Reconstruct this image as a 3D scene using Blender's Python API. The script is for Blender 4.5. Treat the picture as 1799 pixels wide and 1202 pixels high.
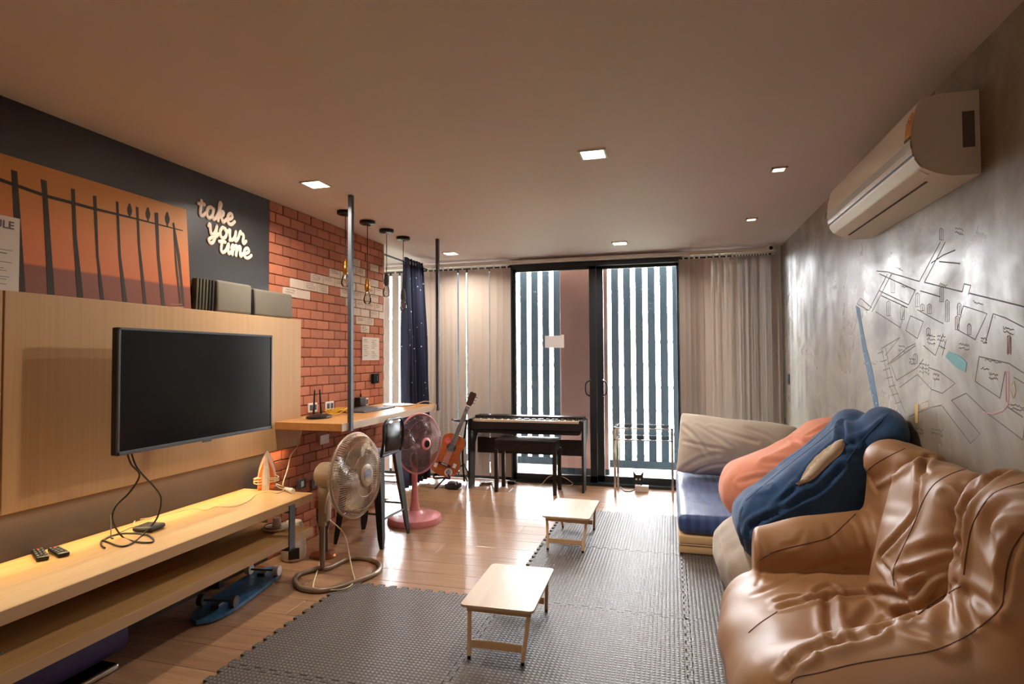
import bpy, bmesh, math, random
import numpy as np
from mathutils import Vector, Matrix, noise
from mathutils.bvhtree import BVHTree
from mathutils.kdtree import KDTree

# ------------------------------------------------------------------ scene, camera, light
for o in list(bpy.data.objects): bpy.data.objects.remove(o)
S = bpy.context.scene
C = S.collection
W, H, FPX = 1799, 1202, 1012.3
YAW, PIT, ROL = math.radians(15.421), math.radians(1.5695), math.radians(-0.3175)
CAM = Vector((0, 0, 1.38))
_r = Vector((math.cos(YAW), math.sin(YAW), 0)); _f = Vector((-math.sin(YAW), math.cos(YAW), 0)); _u = Vector((0, 0, 1))
FW = _f*math.cos(PIT)+_u*math.sin(PIT); UP = _u*math.cos(PIT)-_f*math.sin(PIT)
RT = _r*math.cos(ROL)+UP*math.sin(ROL); UP = UP*math.cos(ROL)-_r*math.sin(ROL)
cd = bpy.data.cameras.new('camera'); cd.sensor_width = 36; cd.lens = FPX/W*36; cd.clip_start = .05; cd.clip_end = 200
cam = bpy.data.objects.new('camera', cd); C.objects.link(cam)
cam.matrix_world = Matrix(((RT.x, UP.x, -FW.x, CAM.x), (RT.y, UP.y, -FW.y, CAM.y), (RT.z, UP.z, -FW.z, CAM.z), (0, 0, 0, 1)))
S.camera = cam

SKY, DOWN, LED, EXPO = 54.0, 12.0, 9.0, 0.58
wd = bpy.data.worlds.new('overcast_sky'); S.world = wd; wd.use_nodes = True
bg = wd.node_tree.nodes['Background']; bg.inputs[0].default_value = (.93, .96, 1, 1); bg.inputs[1].default_value = SKY
vs = S.view_settings; vs.view_transform = 'Standard'; vs.look = 'None'; vs.gamma = 1; vs.exposure = EXPO; vs.use_curve_mapping = False
pt = bpy.data.lights.new('window_portal', 'AREA'); pt.shape = 'RECTANGLE'; pt.size = 4.6; pt.size_y = 2.45; pt.cycles.is_portal = True
po = bpy.data.objects.new('window_portal', pt); C.objects.link(po); po.location = (-1.3, 6.42, 1.22); po.rotation_euler = (math.radians(-90), 0, 0)
S.cycles.max_bounces = 8; S.cycles.diffuse_bounces = 5; S.cycles.glossy_bounces = 4
S.cycles.transmission_bounces = 6; S.cycles.transparent_max_bounces = 12
S.cycles.sample_clamp_indirect = 6; S.cycles.use_denoising = True
S.cycles.caustics_reflective = False; S.cycles.caustics_refractive = False

XL, XR, YB, YF, ZC = -2.69, 1.08, 6.30, -1.6, 2.49

def ray(x, y):
    return RT*((x-W/2)/FPX)-UP*((y-H/2)/FPX)+FW
def onp(x, y, ax, v):
    d = ray(x, y); return CAM+d*((v-CAM[ax])/d[ax])
def PX(x, y, v): return onp(x, y, 0, v)
def PY(x, y, v): return onp(x, y, 1, v)
def PZ(x, y, v): return onp(x, y, 2, v)

# ------------------------------------------------------------------ materials
def lin(h):
    if isinstance(h, str):
        h = h.lstrip('#'); c = [int(h[i:i+2], 16)/255 for i in (0, 2, 4)]
    else: c = h
    return tuple((v/12.92 if v <= .04045 else ((v+.055)/1.055)**2.4) for v in c)+(1,)
def nodes(name):
    m = bpy.data.materials.new(name); m.use_nodes = True
    nt = m.node_tree; return m, nt, nt.nodes['Principled BSDF']
def N(nt, t, **k):
    n = nt.nodes.new(t)
    for a, v in k.items():
        if a.startswith('i_'):
            key = a[2:]; n.inputs[int(key) if key.isdigit() else key.replace('_', ' ')].default_value = v
        else: setattr(n, a, v)
    return n
def coords(nt, scale=(1, 1, 1), kind='Object', rot=(0, 0, 0)):
    t = N(nt, 'ShaderNodeTexCoord'); m = N(nt, 'ShaderNodeMapping')
    m.inputs['Scale'].default_value = scale; m.inputs['Rotation'].default_value = rot
    nt.links.new(t.outputs[kind], m.inputs[0]); return m.outputs[0]
def ramp(nt, fac, stops):
    r = N(nt, 'ShaderNodeValToRGB'); e = r.color_ramp.elements
    while len(e) < len(stops): e.new(.5)
    for i, (p, c) in enumerate(stops): e[i].position = p; e[i].color = c
    nt.links.new(fac, r.inputs[0]); return r.outputs[0]
def mat(name, col, rough=.5, metal=0, spec=.5, var=0, vscale=(4, 4, 4), bump=0, bscale=60, coat=0, alpha=None, trans=0, sheen=0, rvar=0):
    m, nt, b = nodes(name); c = lin(col)
    b.inputs['Base Color'].default_value = c; b.inputs['Roughness'].default_value = rough
    b.inputs['Metallic'].default_value = metal; b.inputs['Specular IOR Level'].default_value = spec
    b.inputs['Coat Weight'].default_value = coat; b.inputs['Sheen Weight'].default_value = sheen
    b.inputs['Transmission Weight'].default_value = trans
    if alpha is not None: b.inputs['Alpha'].default_value = alpha
    if var or rvar:
        n = N(nt, 'ShaderNodeTexNoise', i_Scale=1.0, i_Detail=5.0, i_Roughness=.6)
        nt.links.new(coords(nt, vscale), n.inputs['Vector'])
        if var:
            lo = tuple(x*(1-var) for x in c[:3])+(1,); hi = tuple(min(1, x*(1+var)) for x in c[:3])+(1,)
            nt.links.new(ramp(nt, n.outputs[0], [(.3, lo), (.7, hi)]), b.inputs['Base Color'])
        if rvar:
            mr = N(nt, 'ShaderNodeMapRange', i_1=.3, i_2=.7, i_3=max(.02, rough-rvar), i_4=rough+rvar)
            nt.links.new(n.outputs[0], mr.inputs[0]); nt.links.new(mr.outputs[0], b.inputs['Roughness'])
    if bump:
        n = N(nt, 'ShaderNodeTexNoise', i_Scale=float(bscale), i_Detail=4.0)
        nt.links.new(coords(nt), n.inputs['Vector'])
        bn = N(nt, 'ShaderNodeBump', i_Strength=bump, i_Distance=.01)
        nt.links.new(n.outputs[0], bn.inputs['Height']); nt.links.new(bn.outputs[0], b.inputs['Normal'])
    return m
def emis(name, col, s):
    m, nt, b = nodes(name); b.inputs['Base Color'].default_value = lin(col)
    b.inputs['Emission Color'].default_value = lin(col); b.inputs['Emission Strength'].default_value = s
    return m
def wood(name, dark, light, rough=.4, grain=(2, 40, 40), kind='Object', rnd=0, coat=0, spec=.4):
    m, nt, b = nodes(name)
    v = coords(nt, grain, kind)
    n = N(nt, 'ShaderNodeTexNoise', i_Scale=1.0, i_Detail=6.0, i_Roughness=.65, i_Distortion=.3)
    nt.links.new(v, n.inputs['Vector'])
    col = ramp(nt, n.outputs[0], [(.3, lin(dark)), (.7, lin(light))])
    if rnd:
        oi = N(nt, 'ShaderNodeObjectInfo')
        mr = N(nt, 'ShaderNodeMapRange', i_1=0., i_2=1., i_3=1-rnd, i_4=1+rnd)
        nt.links.new(oi.outputs['Random'], mr.inputs[0])
        add = N(nt, 'ShaderNodeVectorMath', operation='ADD')
        cm = N(nt, 'ShaderNodeCombineXYZ')
        ml = N(nt, 'ShaderNodeMath', operation='MULTIPLY', i_1=37.)
        nt.links.new(oi.outputs['Random'], ml.inputs[0])
        for i in range(3): nt.links.new(ml.outputs[0], cm.inputs[i])
        nt.links.new(v, add.inputs[0]); nt.links.new(cm.outputs[0], add.inputs[1]); nt.links.new(add.outputs[0], n.inputs['Vector'])
        mx = N(nt, 'ShaderNodeVectorMath', operation='SCALE')
        nt.links.new(col, mx.inputs[0]); nt.links.new(mr.outputs[0], mx.inputs['Scale']); col = mx.outputs[0]
    nt.links.new(col, b.inputs['Base Color']); b.inputs['Roughness'].default_value = rough
    b.inputs['Coat Weight'].default_value = coat; b.inputs['Coat Roughness'].default_value = .12
    b.inputs['Specular IOR Level'].default_value = spec
    bn = N(nt, 'ShaderNodeBump', i_Strength=.06, i_Distance=.003)
    nt.links.new(n.outputs[0], bn.inputs['Height']); nt.links.new(bn.outputs[0], b.inputs['Normal'])
    return m
def glassy(name, tint=(1, 1, 1), refl=1.0, rough=.02, ior=1.45):
    m = bpy.data.materials.new(name); m.use_nodes = True; nt = m.node_tree; nt.nodes.clear()
    o = N(nt, 'ShaderNodeOutputMaterial'); t = N(nt, 'ShaderNodeBsdfTransparent'); g = N(nt, 'ShaderNodeBsdfGlossy')
    t.inputs[0].default_value = tuple(tint)+(1,); g.inputs['Roughness'].default_value = rough
    fr = N(nt, 'ShaderNodeFresnel', i_IOR=ior); ml = N(nt, 'ShaderNodeMath', operation='MULTIPLY', i_1=refl)
    mx = N(nt, 'ShaderNodeMixShader')
    nt.links.new(fr.outputs[0], ml.inputs[0]); nt.links.new(ml.outputs[0], mx.inputs[0])
    nt.links.new(t.outputs[0], mx.inputs[1]); nt.links.new(g.outputs[0], mx.inputs[2]); nt.links.new(mx.outputs[0], o.inputs[0])
    return m

M = {}
M['ceiling'] = mat('ceiling_paint', '#dccfcc', .7, var=.03, vscale=(.8, .8, .8))
M['charcoal'] = mat('charcoal_wall_paint', '#2b2827', .42, var=.12, vscale=(3, 3, 3), bump=.05, bscale=120)
M['charcoal_lit'] = mat('charcoal_paint_warm_lit', '#41362f', .55, var=.08)  # same charcoal wall, with the strip's warm glow put into its colour
M['white_wall'] = mat('white_wall_paint', '#d8d2ca', .7)
M['mortar'] = mat('mortar', '#a4674c', .9, var=.15, vscale=(20, 20, 20))
def brickmat(name, col, var=.22):
    m, nt, b = nodes(name)
    oi = N(nt, 'ShaderNodeObjectInfo'); n = N(nt, 'ShaderNodeTexNoise', i_Scale=25., i_Detail=6.)
    nt.links.new(coords(nt), n.inputs['Vector'])
    c = lin(col); lo = tuple(x*(1-var) for x in c[:3])+(1,); hi = tuple(min(1, x*(1+var)) for x in c[:3])+(1,)
    av = N(nt, 'ShaderNodeMath', operation='MULTIPLY_ADD', i_1=.45); nt.links.new(oi.outputs['Random'], av.inputs[0])
    hf = N(nt, 'ShaderNodeMath', operation='MULTIPLY', i_1=.55); nt.links.new(n.outputs[0], hf.inputs[0]); nt.links.new(hf.outputs[0], av.inputs[2])
    nt.links.new(ramp(nt, av.outputs[0], [(.2, lo), (.8, hi)]), b.inputs['Base Color'])
    b.inputs['Roughness'].default_value = .75
    bn = N(nt, 'ShaderNodeBump', i_Strength=.25, i_Distance=.004); nt.links.new(n.outputs[0], bn.inputs['Height']); nt.links.new(bn.outputs[0], b.inputs['Normal'])
    return m
M['brick'] = brickmat('red_brick', '#b0694c'); M['brick_white'] = brickmat('whitewashed_brick', '#d3bfae', .1)
M['floorbase'] = mat('floor_screed', '#4a3626', .8)
M['plank'] = wood('laminate_plank', '#876348', '#aa8364', .32, (3, 34, 10), 'Object', .1, coat=.2)
M['panelwood'] = wood('blond_veneer', '#b28c60', '#be996c', .5, (50, 50, 1.0))
M['shelfwood'] = wood('blond_shelf_veneer', '#bd9058', '#cda56c', .42, (40, 1.6, 30))
M['shelfedge'] = wood('shelf_edge_band', '#a98560', '#b8946c', .5, (40, 1.6, 30))
M['deskwood'] = wood('desk_veneer', '#c08b52', '#cf9c63', .3, (26, 1.5, 26))
M['birch'] = wood('birch_tabletop', '#bda489', '#cdb69c', .4, (20, 2, 20))
M['legwood'] = wood('pale_table_leg', '#cfa97c', '#dcbb92', .45, (10, 10, 3))
M['steel'] = mat('grey_painted_steel', '#4d5057', .45, .3)
M['blackmetal'] = mat('black_metal', '#101214', .35, .2)
M['blackplastic'] = mat('black_plastic', '#121212', .35)
M['darkgrey'] = mat('dark_grey_plastic', '#2c2a2a', .5)
M['cable'] = mat('black_cable', '#17100c', .5)
M['screen'] = mat('tv_screen', '#050506', .18, spec=.35)
M['frame'] = mat('window_frame_black', '#1b2226', .45)
M['glass'] = glassy('window_glass', (.97, .97, .97), .9)
M['bulbglass'] = glassy('bulb_glass', (.95, .95, .93), 1.6, .02)
M['brass'] = mat('brass', '#b8803c', .3, .9)
M['white'] = mat('white_plastic', '#e4ded6', .4)
M['paper'] = mat('paper', '#d9cfc6', .8)
M['paperblue'] = mat('paper_pinkish', '#d8d4d8', .8)
M['ink'] = mat('ink', '#3d3630', .8); M['inkgrey'] = mat('grey_ink', '#6f6a66', .8)
M['letter'] = mat('cream_letter', '#e6cdb8', .5)
M['lamp'] = emis('downlight_diffuser', '#fff1de', 9); M['lampwarm'] = emis('small_downlight_diffuser', '#ffd9a8', 4)
M['ledmat'] = emis('led_strip', '#ffb765', 6)
M['chrome'] = mat('chrome', '#d8d8d8', .12, 1)
M['acwhite'] = mat('ac_cream_plastic', '#ece4d8', .3, spec=.5)
M['acslot'] = mat('ac_slot_dark', '#3a2c20', .6)
M['acchrome'] = mat('ac_silver_strip', '#c9c9c6', .18, .7)
M['leather'] = None
M['taupe'] = mat('taupe_plastic', '#a48c74', .38); M['taupemetal'] = mat('taupe_tube', '#8d7a68', .3, .4)
M['wire'] = mat('fan_wire', '#b09c88', .4, .4); M['blade'] = glassy('smoky_blade', (.72, .68, .62), 1.5, .2)
M['pink'] = mat('pink_plastic', '#d98a90', .3, coat=.3); M['wirepink'] = mat('pink_fan_wire', '#8a6a6e', .35, .4)
M['bladedark'] = glassy('smoke_blade', (.26, .25, .27), 1.5, .12)
M['guitar'] = wood('guitar_top', '#94481f', '#a85828', .25, (4, 4, 30), coat=.4); M['darkwood'] = mat('dark_brown_wood', '#3c2118', .4)
M['piano'] = mat('dark_brown_piano', '#1c1514', .4, var=.15); M['keyw'] = mat('ivory_key', '#dcc4ae', .35)
M['copper'] = mat('copper', '#a8623a', .28, .85); M['browncyl'] = mat('dark_brown_plastic', '#2b1a12', .4)
M['board'] = mat('blue_board', '#2f5a7c', .35, var=.5, vscale=(14, 14, 14)); M['purple'] = mat('purple_foam', '#3a2a5c', .6)
M['teal'] = mat('teal_glass', '#6a9a94', .15)
M['orange'] = mat('orange_plastic', '#e0762a', .3); M['yellow'] = mat('yellow_cable', '#d8a52c', .45)
M['cream_cable'] = mat('cream_cable', '#d8bf98', .5)
M['blackmat'] = mat('dark_desk_mat', '#3a3230', .6)
M['slat'] = None
M['red'] = mat('red_sticker', '#d8343a', .4); M['louvre'] = mat('louvre_metal', '#20292e', .8, 0, .08)
M['salmoncol'] = mat('salmon_plaster', '#8f6a5e', .8, var=.06); M['balcony'] = mat('balcony_tile', '#d6d2ca', .6, var=.12)
M['greenery'] = mat('greenery', '#7c8a66', .8, var=.3, vscale=(3, 3, 3)); M['facade'] = mat('far_facade', '#c4c0b8', .8, var=.1)
M['acyellow'] = mat('sticker_yellow', '#d99a2e', .5); M['olive'] = mat('olive_fabric', '#4f4b3a', .8); M['greycush'] = mat('grey_seat_cushion', '#6e685b', .75, var=.06, bump=.1, bscale=200)
M['darkstripe'] = mat('dark_lining', '#231e1a', .8)

# fabrics ---------------------------------------------------------
def fabric(name, col, rough=.85, var=.1, vs=(6, 6, 6), weave=500, ws=.15, sheen=.2, wr=0):
    m, nt, b = nodes(name); c = lin(col)
    n = N(nt, 'ShaderNodeTexNoise', i_Scale=1., i_Detail=4.); nt.links.new(coords(nt, vs), n.inputs['Vector'])
    lo = tuple(x*(1-var) for x in c[:3])+(1,); hi = tuple(min(1, x*(1+var)) for x in c[:3])+(1,)
    nt.links.new(ramp(nt, n.outputs[0], [(.3, lo), (.7, hi)]), b.inputs['Base Color'])
    b.inputs['Roughness'].default_value = rough; b.inputs['Sheen Weight'].default_value = sheen; b.inputs['Specular IOR Level'].default_value = .25
    w = N(nt, 'ShaderNodeTexNoise', i_Scale=float(weave), i_Detail=2.); nt.links.new(coords(nt), w.inputs['Vector'])
    h = w.outputs[0]
    if wr:
        f = N(nt, 'ShaderNodeTexNoise', i_Scale=1., i_Detail=3., i_Distortion=1.2); nt.links.new(coords(nt, (5, 14, 5)), f.inputs['Vector'])
        ad = N(nt, 'ShaderNodeMath', operation='MULTIPLY_ADD', i_1=wr); nt.links.new(f.outputs[0], ad.inputs[0]); nt.links.new(w.outputs[0], ad.inputs[2]); h = ad.outputs[0]
    bn = N(nt, 'ShaderNodeBump', i_Strength=ws, i_Distance=.004); nt.links.new(h, bn.inputs['Height']); nt.links.new(bn.outputs[0], b.inputs['Normal'])
    return m
M['navy'] = fabric('navy_denim', '#2c4f7a', .8, .22, (9, 9, 9), 600, .25, .25, 3)
M['salmon'] = fabric('salmon_cotton', '#e8977a', .85, .06, (4, 4, 4), 500, .15, .15, 2)
M['bagbeige'] = fabric('beige_stretch_fabric', '#c9b79f', .75, .06); M['baggrey'] = fabric('light_grey_cotton', '#bfb2a4', .85, .07, (4, 4, 4), 400, .15, .15, 3)
M['pillow'] = fabric('taupe_pillow', '#d4c8bb', .8, .05, (4, 4, 4), 500, .12, .15, 2)
M['foam'] = fabric('cream_foam_cover', '#dcb98a', .85, .06)
def leather():
    m, nt, b = nodes('tan_leather')
    v = coords(nt, (1, 1, 1))
    n = N(nt, 'ShaderNodeTexNoise', i_Scale=3., i_Detail=5.); nt.links.new(v, n.inputs['Vector'])
    nt.links.new(ramp(nt, n.outputs[0], [(.3, lin('#996d46')), (.7, lin('#ad8259'))]), b.inputs['Base Color'])
    g = N(nt, 'ShaderNodeTexVoronoi', i_Scale=420.); nt.links.new(v, g.inputs['Vector'])
    b.inputs['Roughness'].default_value = .47; b.inputs['Specular IOR Level'].default_value = .5
    bn = N(nt, 'ShaderNodeBump', i_Strength=.05, i_Distance=.002); nt.links.new(g.outputs[0], bn.inputs['Height']); nt.links.new(bn.outputs[0], b.inputs['Normal'])
    return m
M['leather'] = leather(); M['stitch'] = mat('leather_seam', '#56331c', .5)
def slatmat(name, col, t):
    m, nt, b = nodes(name); b.inputs['Base Color'].default_value = lin(col); b.inputs['Roughness'].default_value = .8; b.inputs['Specular IOR Level'].default_value = .2
    tr = N(nt, 'ShaderNodeBsdfTranslucent'); tr.inputs[0].default_value = lin(col); mx = N(nt, 'ShaderNodeMixShader', i_0=t)
    nt.links.new(b.outputs[0], mx.inputs[1]); nt.links.new(tr.outputs[0], mx.inputs[2]); nt.links.new(mx.outputs[0], nt.nodes['Material Output'].inputs[0])
    w = N(nt, 'ShaderNodeTexNoise', i_Scale=1., i_Detail=2.); nt.links.new(coords(nt, (300, 300, 40)), w.inputs['Vector'])
    bn = N(nt, 'ShaderNodeBump', i_Strength=.1, i_Distance=.002); nt.links.new(w.outputs[0], bn.inputs['Height']); nt.links.new(bn.outputs[0], b.inputs['Normal'])
    return m
M['slat'] = slatmat('blind_fabric', '#c6bab0', .16)
def concrete():
    m, nt, b = nodes('polished_concrete')
    v = coords(nt); n = N(nt, 'ShaderNodeTexNoise', i_Scale=1.8, i_Detail=8., i_Roughness=.65, i_Distortion=.6); nt.links.new(v, n.inputs['Vector'])
    s = N(nt, 'ShaderNodeTexNoise', i_Scale=1., i_Detail=5., i_Roughness=.6); nt.links.new(coords(nt, (1, 5, .35)), s.inputs['Vector'])
    mx = N(nt, 'ShaderNodeMix', data_type='RGBA'); mx.inputs[0].default_value = .45
    nt.links.new(ramp(nt, n.outputs[0], [(.32, lin('#5a4b3c')), (.48, lin('#85765f')), (.66, lin('#aea391'))]), mx.inputs[6])
    nt.links.new(ramp(nt, s.outputs[0], [(.3, lin('#6d6358')), (.55, lin('#93897c')), (.75, lin('#b09064'))]), mx.inputs[7])
    nt.links.new(mx.outputs[2], b.inputs['Base Color'])
    r = N(nt, 'ShaderNodeMapRange', i_1=.38, i_2=.6, i_3=.55, i_4=.27); nt.links.new(n.outputs[0], r.inputs[0]); nt.links.new(r.outputs[0], b.inputs['Roughness'])
    b.inputs['Specular IOR Level'].default_value = .85
    f = N(nt, 'ShaderNodeTexNoise', i_Scale=14., i_Detail=6.); nt.links.new(v, f.inputs['Vector'])
    bn = N(nt, 'ShaderNodeBump', i_Strength=.12, i_Distance=.005); nt.links.new(f.outputs[0], bn.inputs['Height']); nt.links.new(bn.outputs[0], b.inputs['Normal'])
    return m
M['concrete'] = concrete()
def eva():
    m, nt, b = nodes('grey_foam_mat'); b.inputs['Base Color'].default_value = lin('#77726f'); b.inputs['Roughness'].default_value = .5
    b.inputs['Specular IOR Level'].default_value = .45
    w1 = N(nt, 'ShaderNodeTexWave', i_Scale=15.); w1.bands_direction = 'X'; w2 = N(nt, 'ShaderNodeTexWave', i_Scale=15.); w2.bands_direction = 'Y'
    v = coords(nt)
    nt.links.new(v, w1.inputs[0]); nt.links.new(v, w2.inputs[0])
    mm = N(nt, 'ShaderNodeMath', operation='MULTIPLY'); nt.links.new(w1.outputs['Fac'], mm.inputs[0]); nt.links.new(w2.outputs['Fac'], mm.inputs[1])
    bn = N(nt, 'ShaderNodeBump', i_Strength=.7, i_Distance=.004); nt.links.new(mm.outputs[0], bn.inputs['Height']); nt.links.new(bn.outputs[0], b.inputs['Normal'])
    nt.links.new(ramp(nt, mm.outputs[0], [(0, lin('#4c4541')), (.6, lin('#6a625c'))]), b.inputs['Base Color'])
    return m
M['eva'] = eva()
def bedsheet():
    m, nt, b = nodes('navy_striped_sheet'); w = N(nt, 'ShaderNodeTexWave', i_Scale=5.); w.bands_direction = 'X'
    nt.links.new(coords(nt), w.inputs[0]); nt.links.new(ramp(nt, w.outputs['Fac'], [(.4, lin('#2c4478')), (.6, lin('#3b5894'))]), b.inputs['Base Color'])
    r = N(nt, 'ShaderNodeMapRange', i_1=.4, i_2=.6, i_3=.55, i_4=.38); nt.links.new(w.outputs['Fac'], r.inputs[0]); nt.links.new(r.outputs[0], b.inputs['Roughness'])
    b.inputs['Sheen Weight'].default_value = .3; return m
M['sheet'] = bedsheet()
def starry():
    m, nt, b = nodes('navy_star_curtain'); v = N(nt, 'ShaderNodeTexVoronoi', i_Scale=15.); nt.links.new(coords(nt), v.inputs['Vector'])
    nt.links.new(ramp(nt, v.outputs['Distance'], [(.08, lin('#d8dae4')), (.13, lin('#1d2440'))]), b.inputs['Base Color']); b.inputs['Roughness'].default_value = .8
    return m
M['starry'] = starry()
def sunset():
    m, nt, b = nodes('sunset_print'); t = N(nt, 'ShaderNodeTexCoord'); sx = N(nt, 'ShaderNodeSeparateXYZ'); nt.links.new(t.outputs['Object'], sx.inputs[0])
    mr = N(nt, 'ShaderNodeMapRange', i_1=0., i_2=.6); nt.links.new(sx.outputs[2], mr.inputs[0])
    nt.links.new(ramp(nt, mr.outputs[0], [(0, lin('#7a3a24')), (.2, lin('#84402a')), (.22, lin('#c8672f')), (.5, lin('#cf7433')), (.75, lin('#c07b38')), (1, lin('#bd7d3a'))]), b.inputs['Base Color'])
    b.inputs['Roughness'].default_value = .6; return m
M['sunset'] = sunset()

# ------------------------------------------------------------------ builders
WM = {}
def tag(o, label=None, cat=None, group=None, kind=None):
    if label: o['label'] = label
    if cat: o['category'] = cat
    if group: o['group'] = group
    if kind: o['kind'] = kind
    return o
def thing(name, label, cat, loc=(0, 0, 0), group=None, kind=None, rot=None):
    o = bpy.data.objects.new(name, None); C.objects.link(o); o.empty_display_size = .05
    mw = Matrix.Translation(loc)
    if rot is not None: mw = mw @ rot.to_4x4()
    o.matrix_world = mw; WM[o] = mw; return tag(o, label, cat, group, kind)
def frame(u, v, w, o=(0, 0, 0)):
    u, v, w = Vector(u), Vector(v), Vector(w)
    return Matrix(((u.x, v.x, w.x, o[0]), (u.y, v.y, w.y, o[1]), (u.z, v.z, w.z, o[2]), (0, 0, 0, 1)))
def axisframe(d):
    d = Vector(d).normalized(); a = Vector((0, 0, 1)) if abs(d.z) < .95 else Vector((1, 0, 0))
    u = a.cross(d).normalized(); v = d.cross(u); return u, v, d
def spline(pts, n=6, closed=False):
    p = [Vector(x) for x in pts]; out = []; L = len(p)
    for i in range(L if closed else L-1):
        a, b, c, d = (p[(i-1) % L], p[i], p[(i+1) % L], p[(i+2) % L]) if closed else (p[max(0, i-1)], p[i], p[i+1], p[min(L-1, i+2)])
        for k in range(n):
            t = k/n; out.append(.5*((2*b)+(c-a)*t+(2*a-5*b+4*c-d)*t*t+(3*b-a-3*c+d)*t**3))
    if not closed: out.append(p[-1])
    return out
class B:
    def __init__(s): s.bm = bmesh.new()
    def _v(s, pts, m=None): return [s.bm.verts.new(m @ Vector(p) if m else p) for p in pts]
    def face(s, vs, mi=0):
        try: f = s.bm.faces.new(vs); f.material_index = mi; return f
        except ValueError: return None
    def box(s, c, size, bev=0, m=None, mi=0, seg=2):
        c = Vector(c); h = Vector(size)/2
        vs = s._v([c+Vector((x*h.x, y*h.y, z*h.z)) for x in (-1, 1) for y in (-1, 1) for z in (-1, 1)], m)
        fs = [s.face([vs[i] for i in q], mi) for q in ((0, 1, 3, 2), (4, 6, 7, 5), (0, 4, 5, 1), (2, 3, 7, 6), (0, 2, 6, 4), (1, 5, 7, 3))]
        if bev:
            es = {e for f in fs for e in f.edges}
            bmesh.ops.bevel(s.bm, geom=list(es), offset=min(bev, min(h)*.95), segments=seg, affect='EDGES', profile=.5)
        return s
    def mm(s, a, b, bev=0, m=None, mi=0, seg=2):
        a, b = Vector(a), Vector(b); return s.box((a+b)/2, [abs(x) for x in (b-a)], bev, m, mi, seg)
    def cyl(s, p0, p1, r0, r1=None, n=20, m=None, mi=0):
        r1 = r0 if r1 is None else r1; p0, p1 = Vector(p0), Vector(p1); u, v, d = axisframe(p1-p0)
        a = s._v([p0+(u*math.cos(t)+v*math.sin(t))*r0 for t in [2*math.pi*i/n for i in range(n)]], m)
        b = s._v([p1+(u*math.cos(t)+v*math.sin(t))*r1 for t in [2*math.pi*i/n for i in range(n)]], m)
        for i in range(n): s.face([a[i], a[(i+1) % n], b[(i+1) % n], b[i]], mi)
        s.face(a[::-1], mi); s.face(b, mi); return s
    def tube(s, pts, r, n=8, closed=False, m=None, mi=0, flat=1.0):
        P = [Vector(p) for p in pts]; L = len(P); rings = []; prev = None
        for i in range(L):
            d = (P[(i+1) % L]-P[i-1]) if closed else (P[min(L-1, i+1)]-P[max(0, i-1)])
            if d.length < 1e-9: d = Vector((0, 0, 1))
            d.normalize()
            if prev is None: u, v, _ = axisframe(d)
            else:
                u = prev-d*prev.dot(d)
                if u.length < 1e-6: u, v, _ = axisframe(d)
                u.normalize(); v = d.cross(u)
            prev = u; rr = r(i/(L-1)) if callable(r) else r
            rings.append(s._v([P[i]+(u*math.cos(t)*flat+v*math.sin(t))*rr for t in [2*math.pi*k/n for k in range(n)]], m))
        for i in range(L if closed else L-1):
            a, b = rings[i], rings[(i+1) % L]
            for k in range(n): s.face([a[k], a[(k+1) % n], b[(k+1) % n], b[k]], mi)
        if not closed: s.face(rings[0][::-1], mi); s.face(rings[-1], mi)
        return s
    def lathe(s, prof, o=(0, 0, 0), d=(0, 0, 1), n=28, m=None, mi=0, sx=1, sy=1):
        u, v, w = axisframe(d); o = Vector(o); rings = []
        for r, h in prof:
            if r < 1e-6: rings.append(s._v([o+w*h], m))
            else: rings.append(s._v([o+w*h+u*(r*math.cos(t)*sx)+v*(r*math.sin(t)*sy) for t in [2*math.pi*k/n for k in range(n)]], m))
        for a, b in zip(rings, rings[1:]):
            for k in range(n):
                k2 = (k+1) % n
                q = [a[k % len(a)], a[k2 % len(a)], b[k2 % len(b)], b[k % len(b)]]
                q2 = []
                [q2.append(x) for x in q if x not in q2]
                if len(q2) > 2: s.face(q2, mi)
        if len(rings[0]) > 1: s.face(rings[0][::-1], mi)
        if len(rings[-1]) > 1: s.face(rings[-1], mi)
        return s
    def prism(s, poly, m, t0, t1, mi=0):
        a = s._v([(x, y, t0) for x, y in poly], m); b = s._v([(x, y, t1) for x, y in poly], m); n = len(poly)
        for i in range(n): s.face([a[i], a[(i+1) % n], b[(i+1) % n], b[i]], mi)
        s.face(a[::-1], mi); s.face(b, mi); return s
    def sph(s, c, r, n=16, m=None, mi=0):
        r = (r, r, r) if not hasattr(r, '__len__') else r; rings = []; c = Vector(c)
        for i in range(n//2+1):
            ph = math.pi*i/(n//2)
            if i in (0, n//2): rings.append(s._v([c+Vector((0, 0, r[2]*math.cos(ph)))], m))
            else: rings.append(s._v([c+Vector((r[0]*math.sin(ph)*math.cos(t), r[1]*math.sin(ph)*math.sin(t), r[2]*math.cos(ph))) for t in [2*math.pi*k/n for k in range(n)]], m))
        for a, b in zip(rings, rings[1:]):
            for k in range(n):
                q2 = []
                [q2.append(x) for x in (a[k % len(a)], b[k % len(b)], b[(k+1) % n % len(b)], a[(k+1) % n % len(a)]) if x not in q2]
                if len(q2) > 2: s.face(q2, mi)
        return s
    def out(s, name, ma, parent=None, smooth=False, angle=40, fix=True):
        if fix: bmesh.ops.recalc_face_normals(s.bm, faces=s.bm.faces)
        if parent is not None: s.bm.transform(WM[parent].inverted())
        me = bpy.data.meshes.new(name); s.bm.to_mesh(me); s.bm.free()
        for x in (ma if isinstance(ma, (list, tuple)) else [ma]): me.materials.append(M[x] if isinstance(x, str) else x)
        return link(name, me, parent, smooth, angle)
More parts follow.
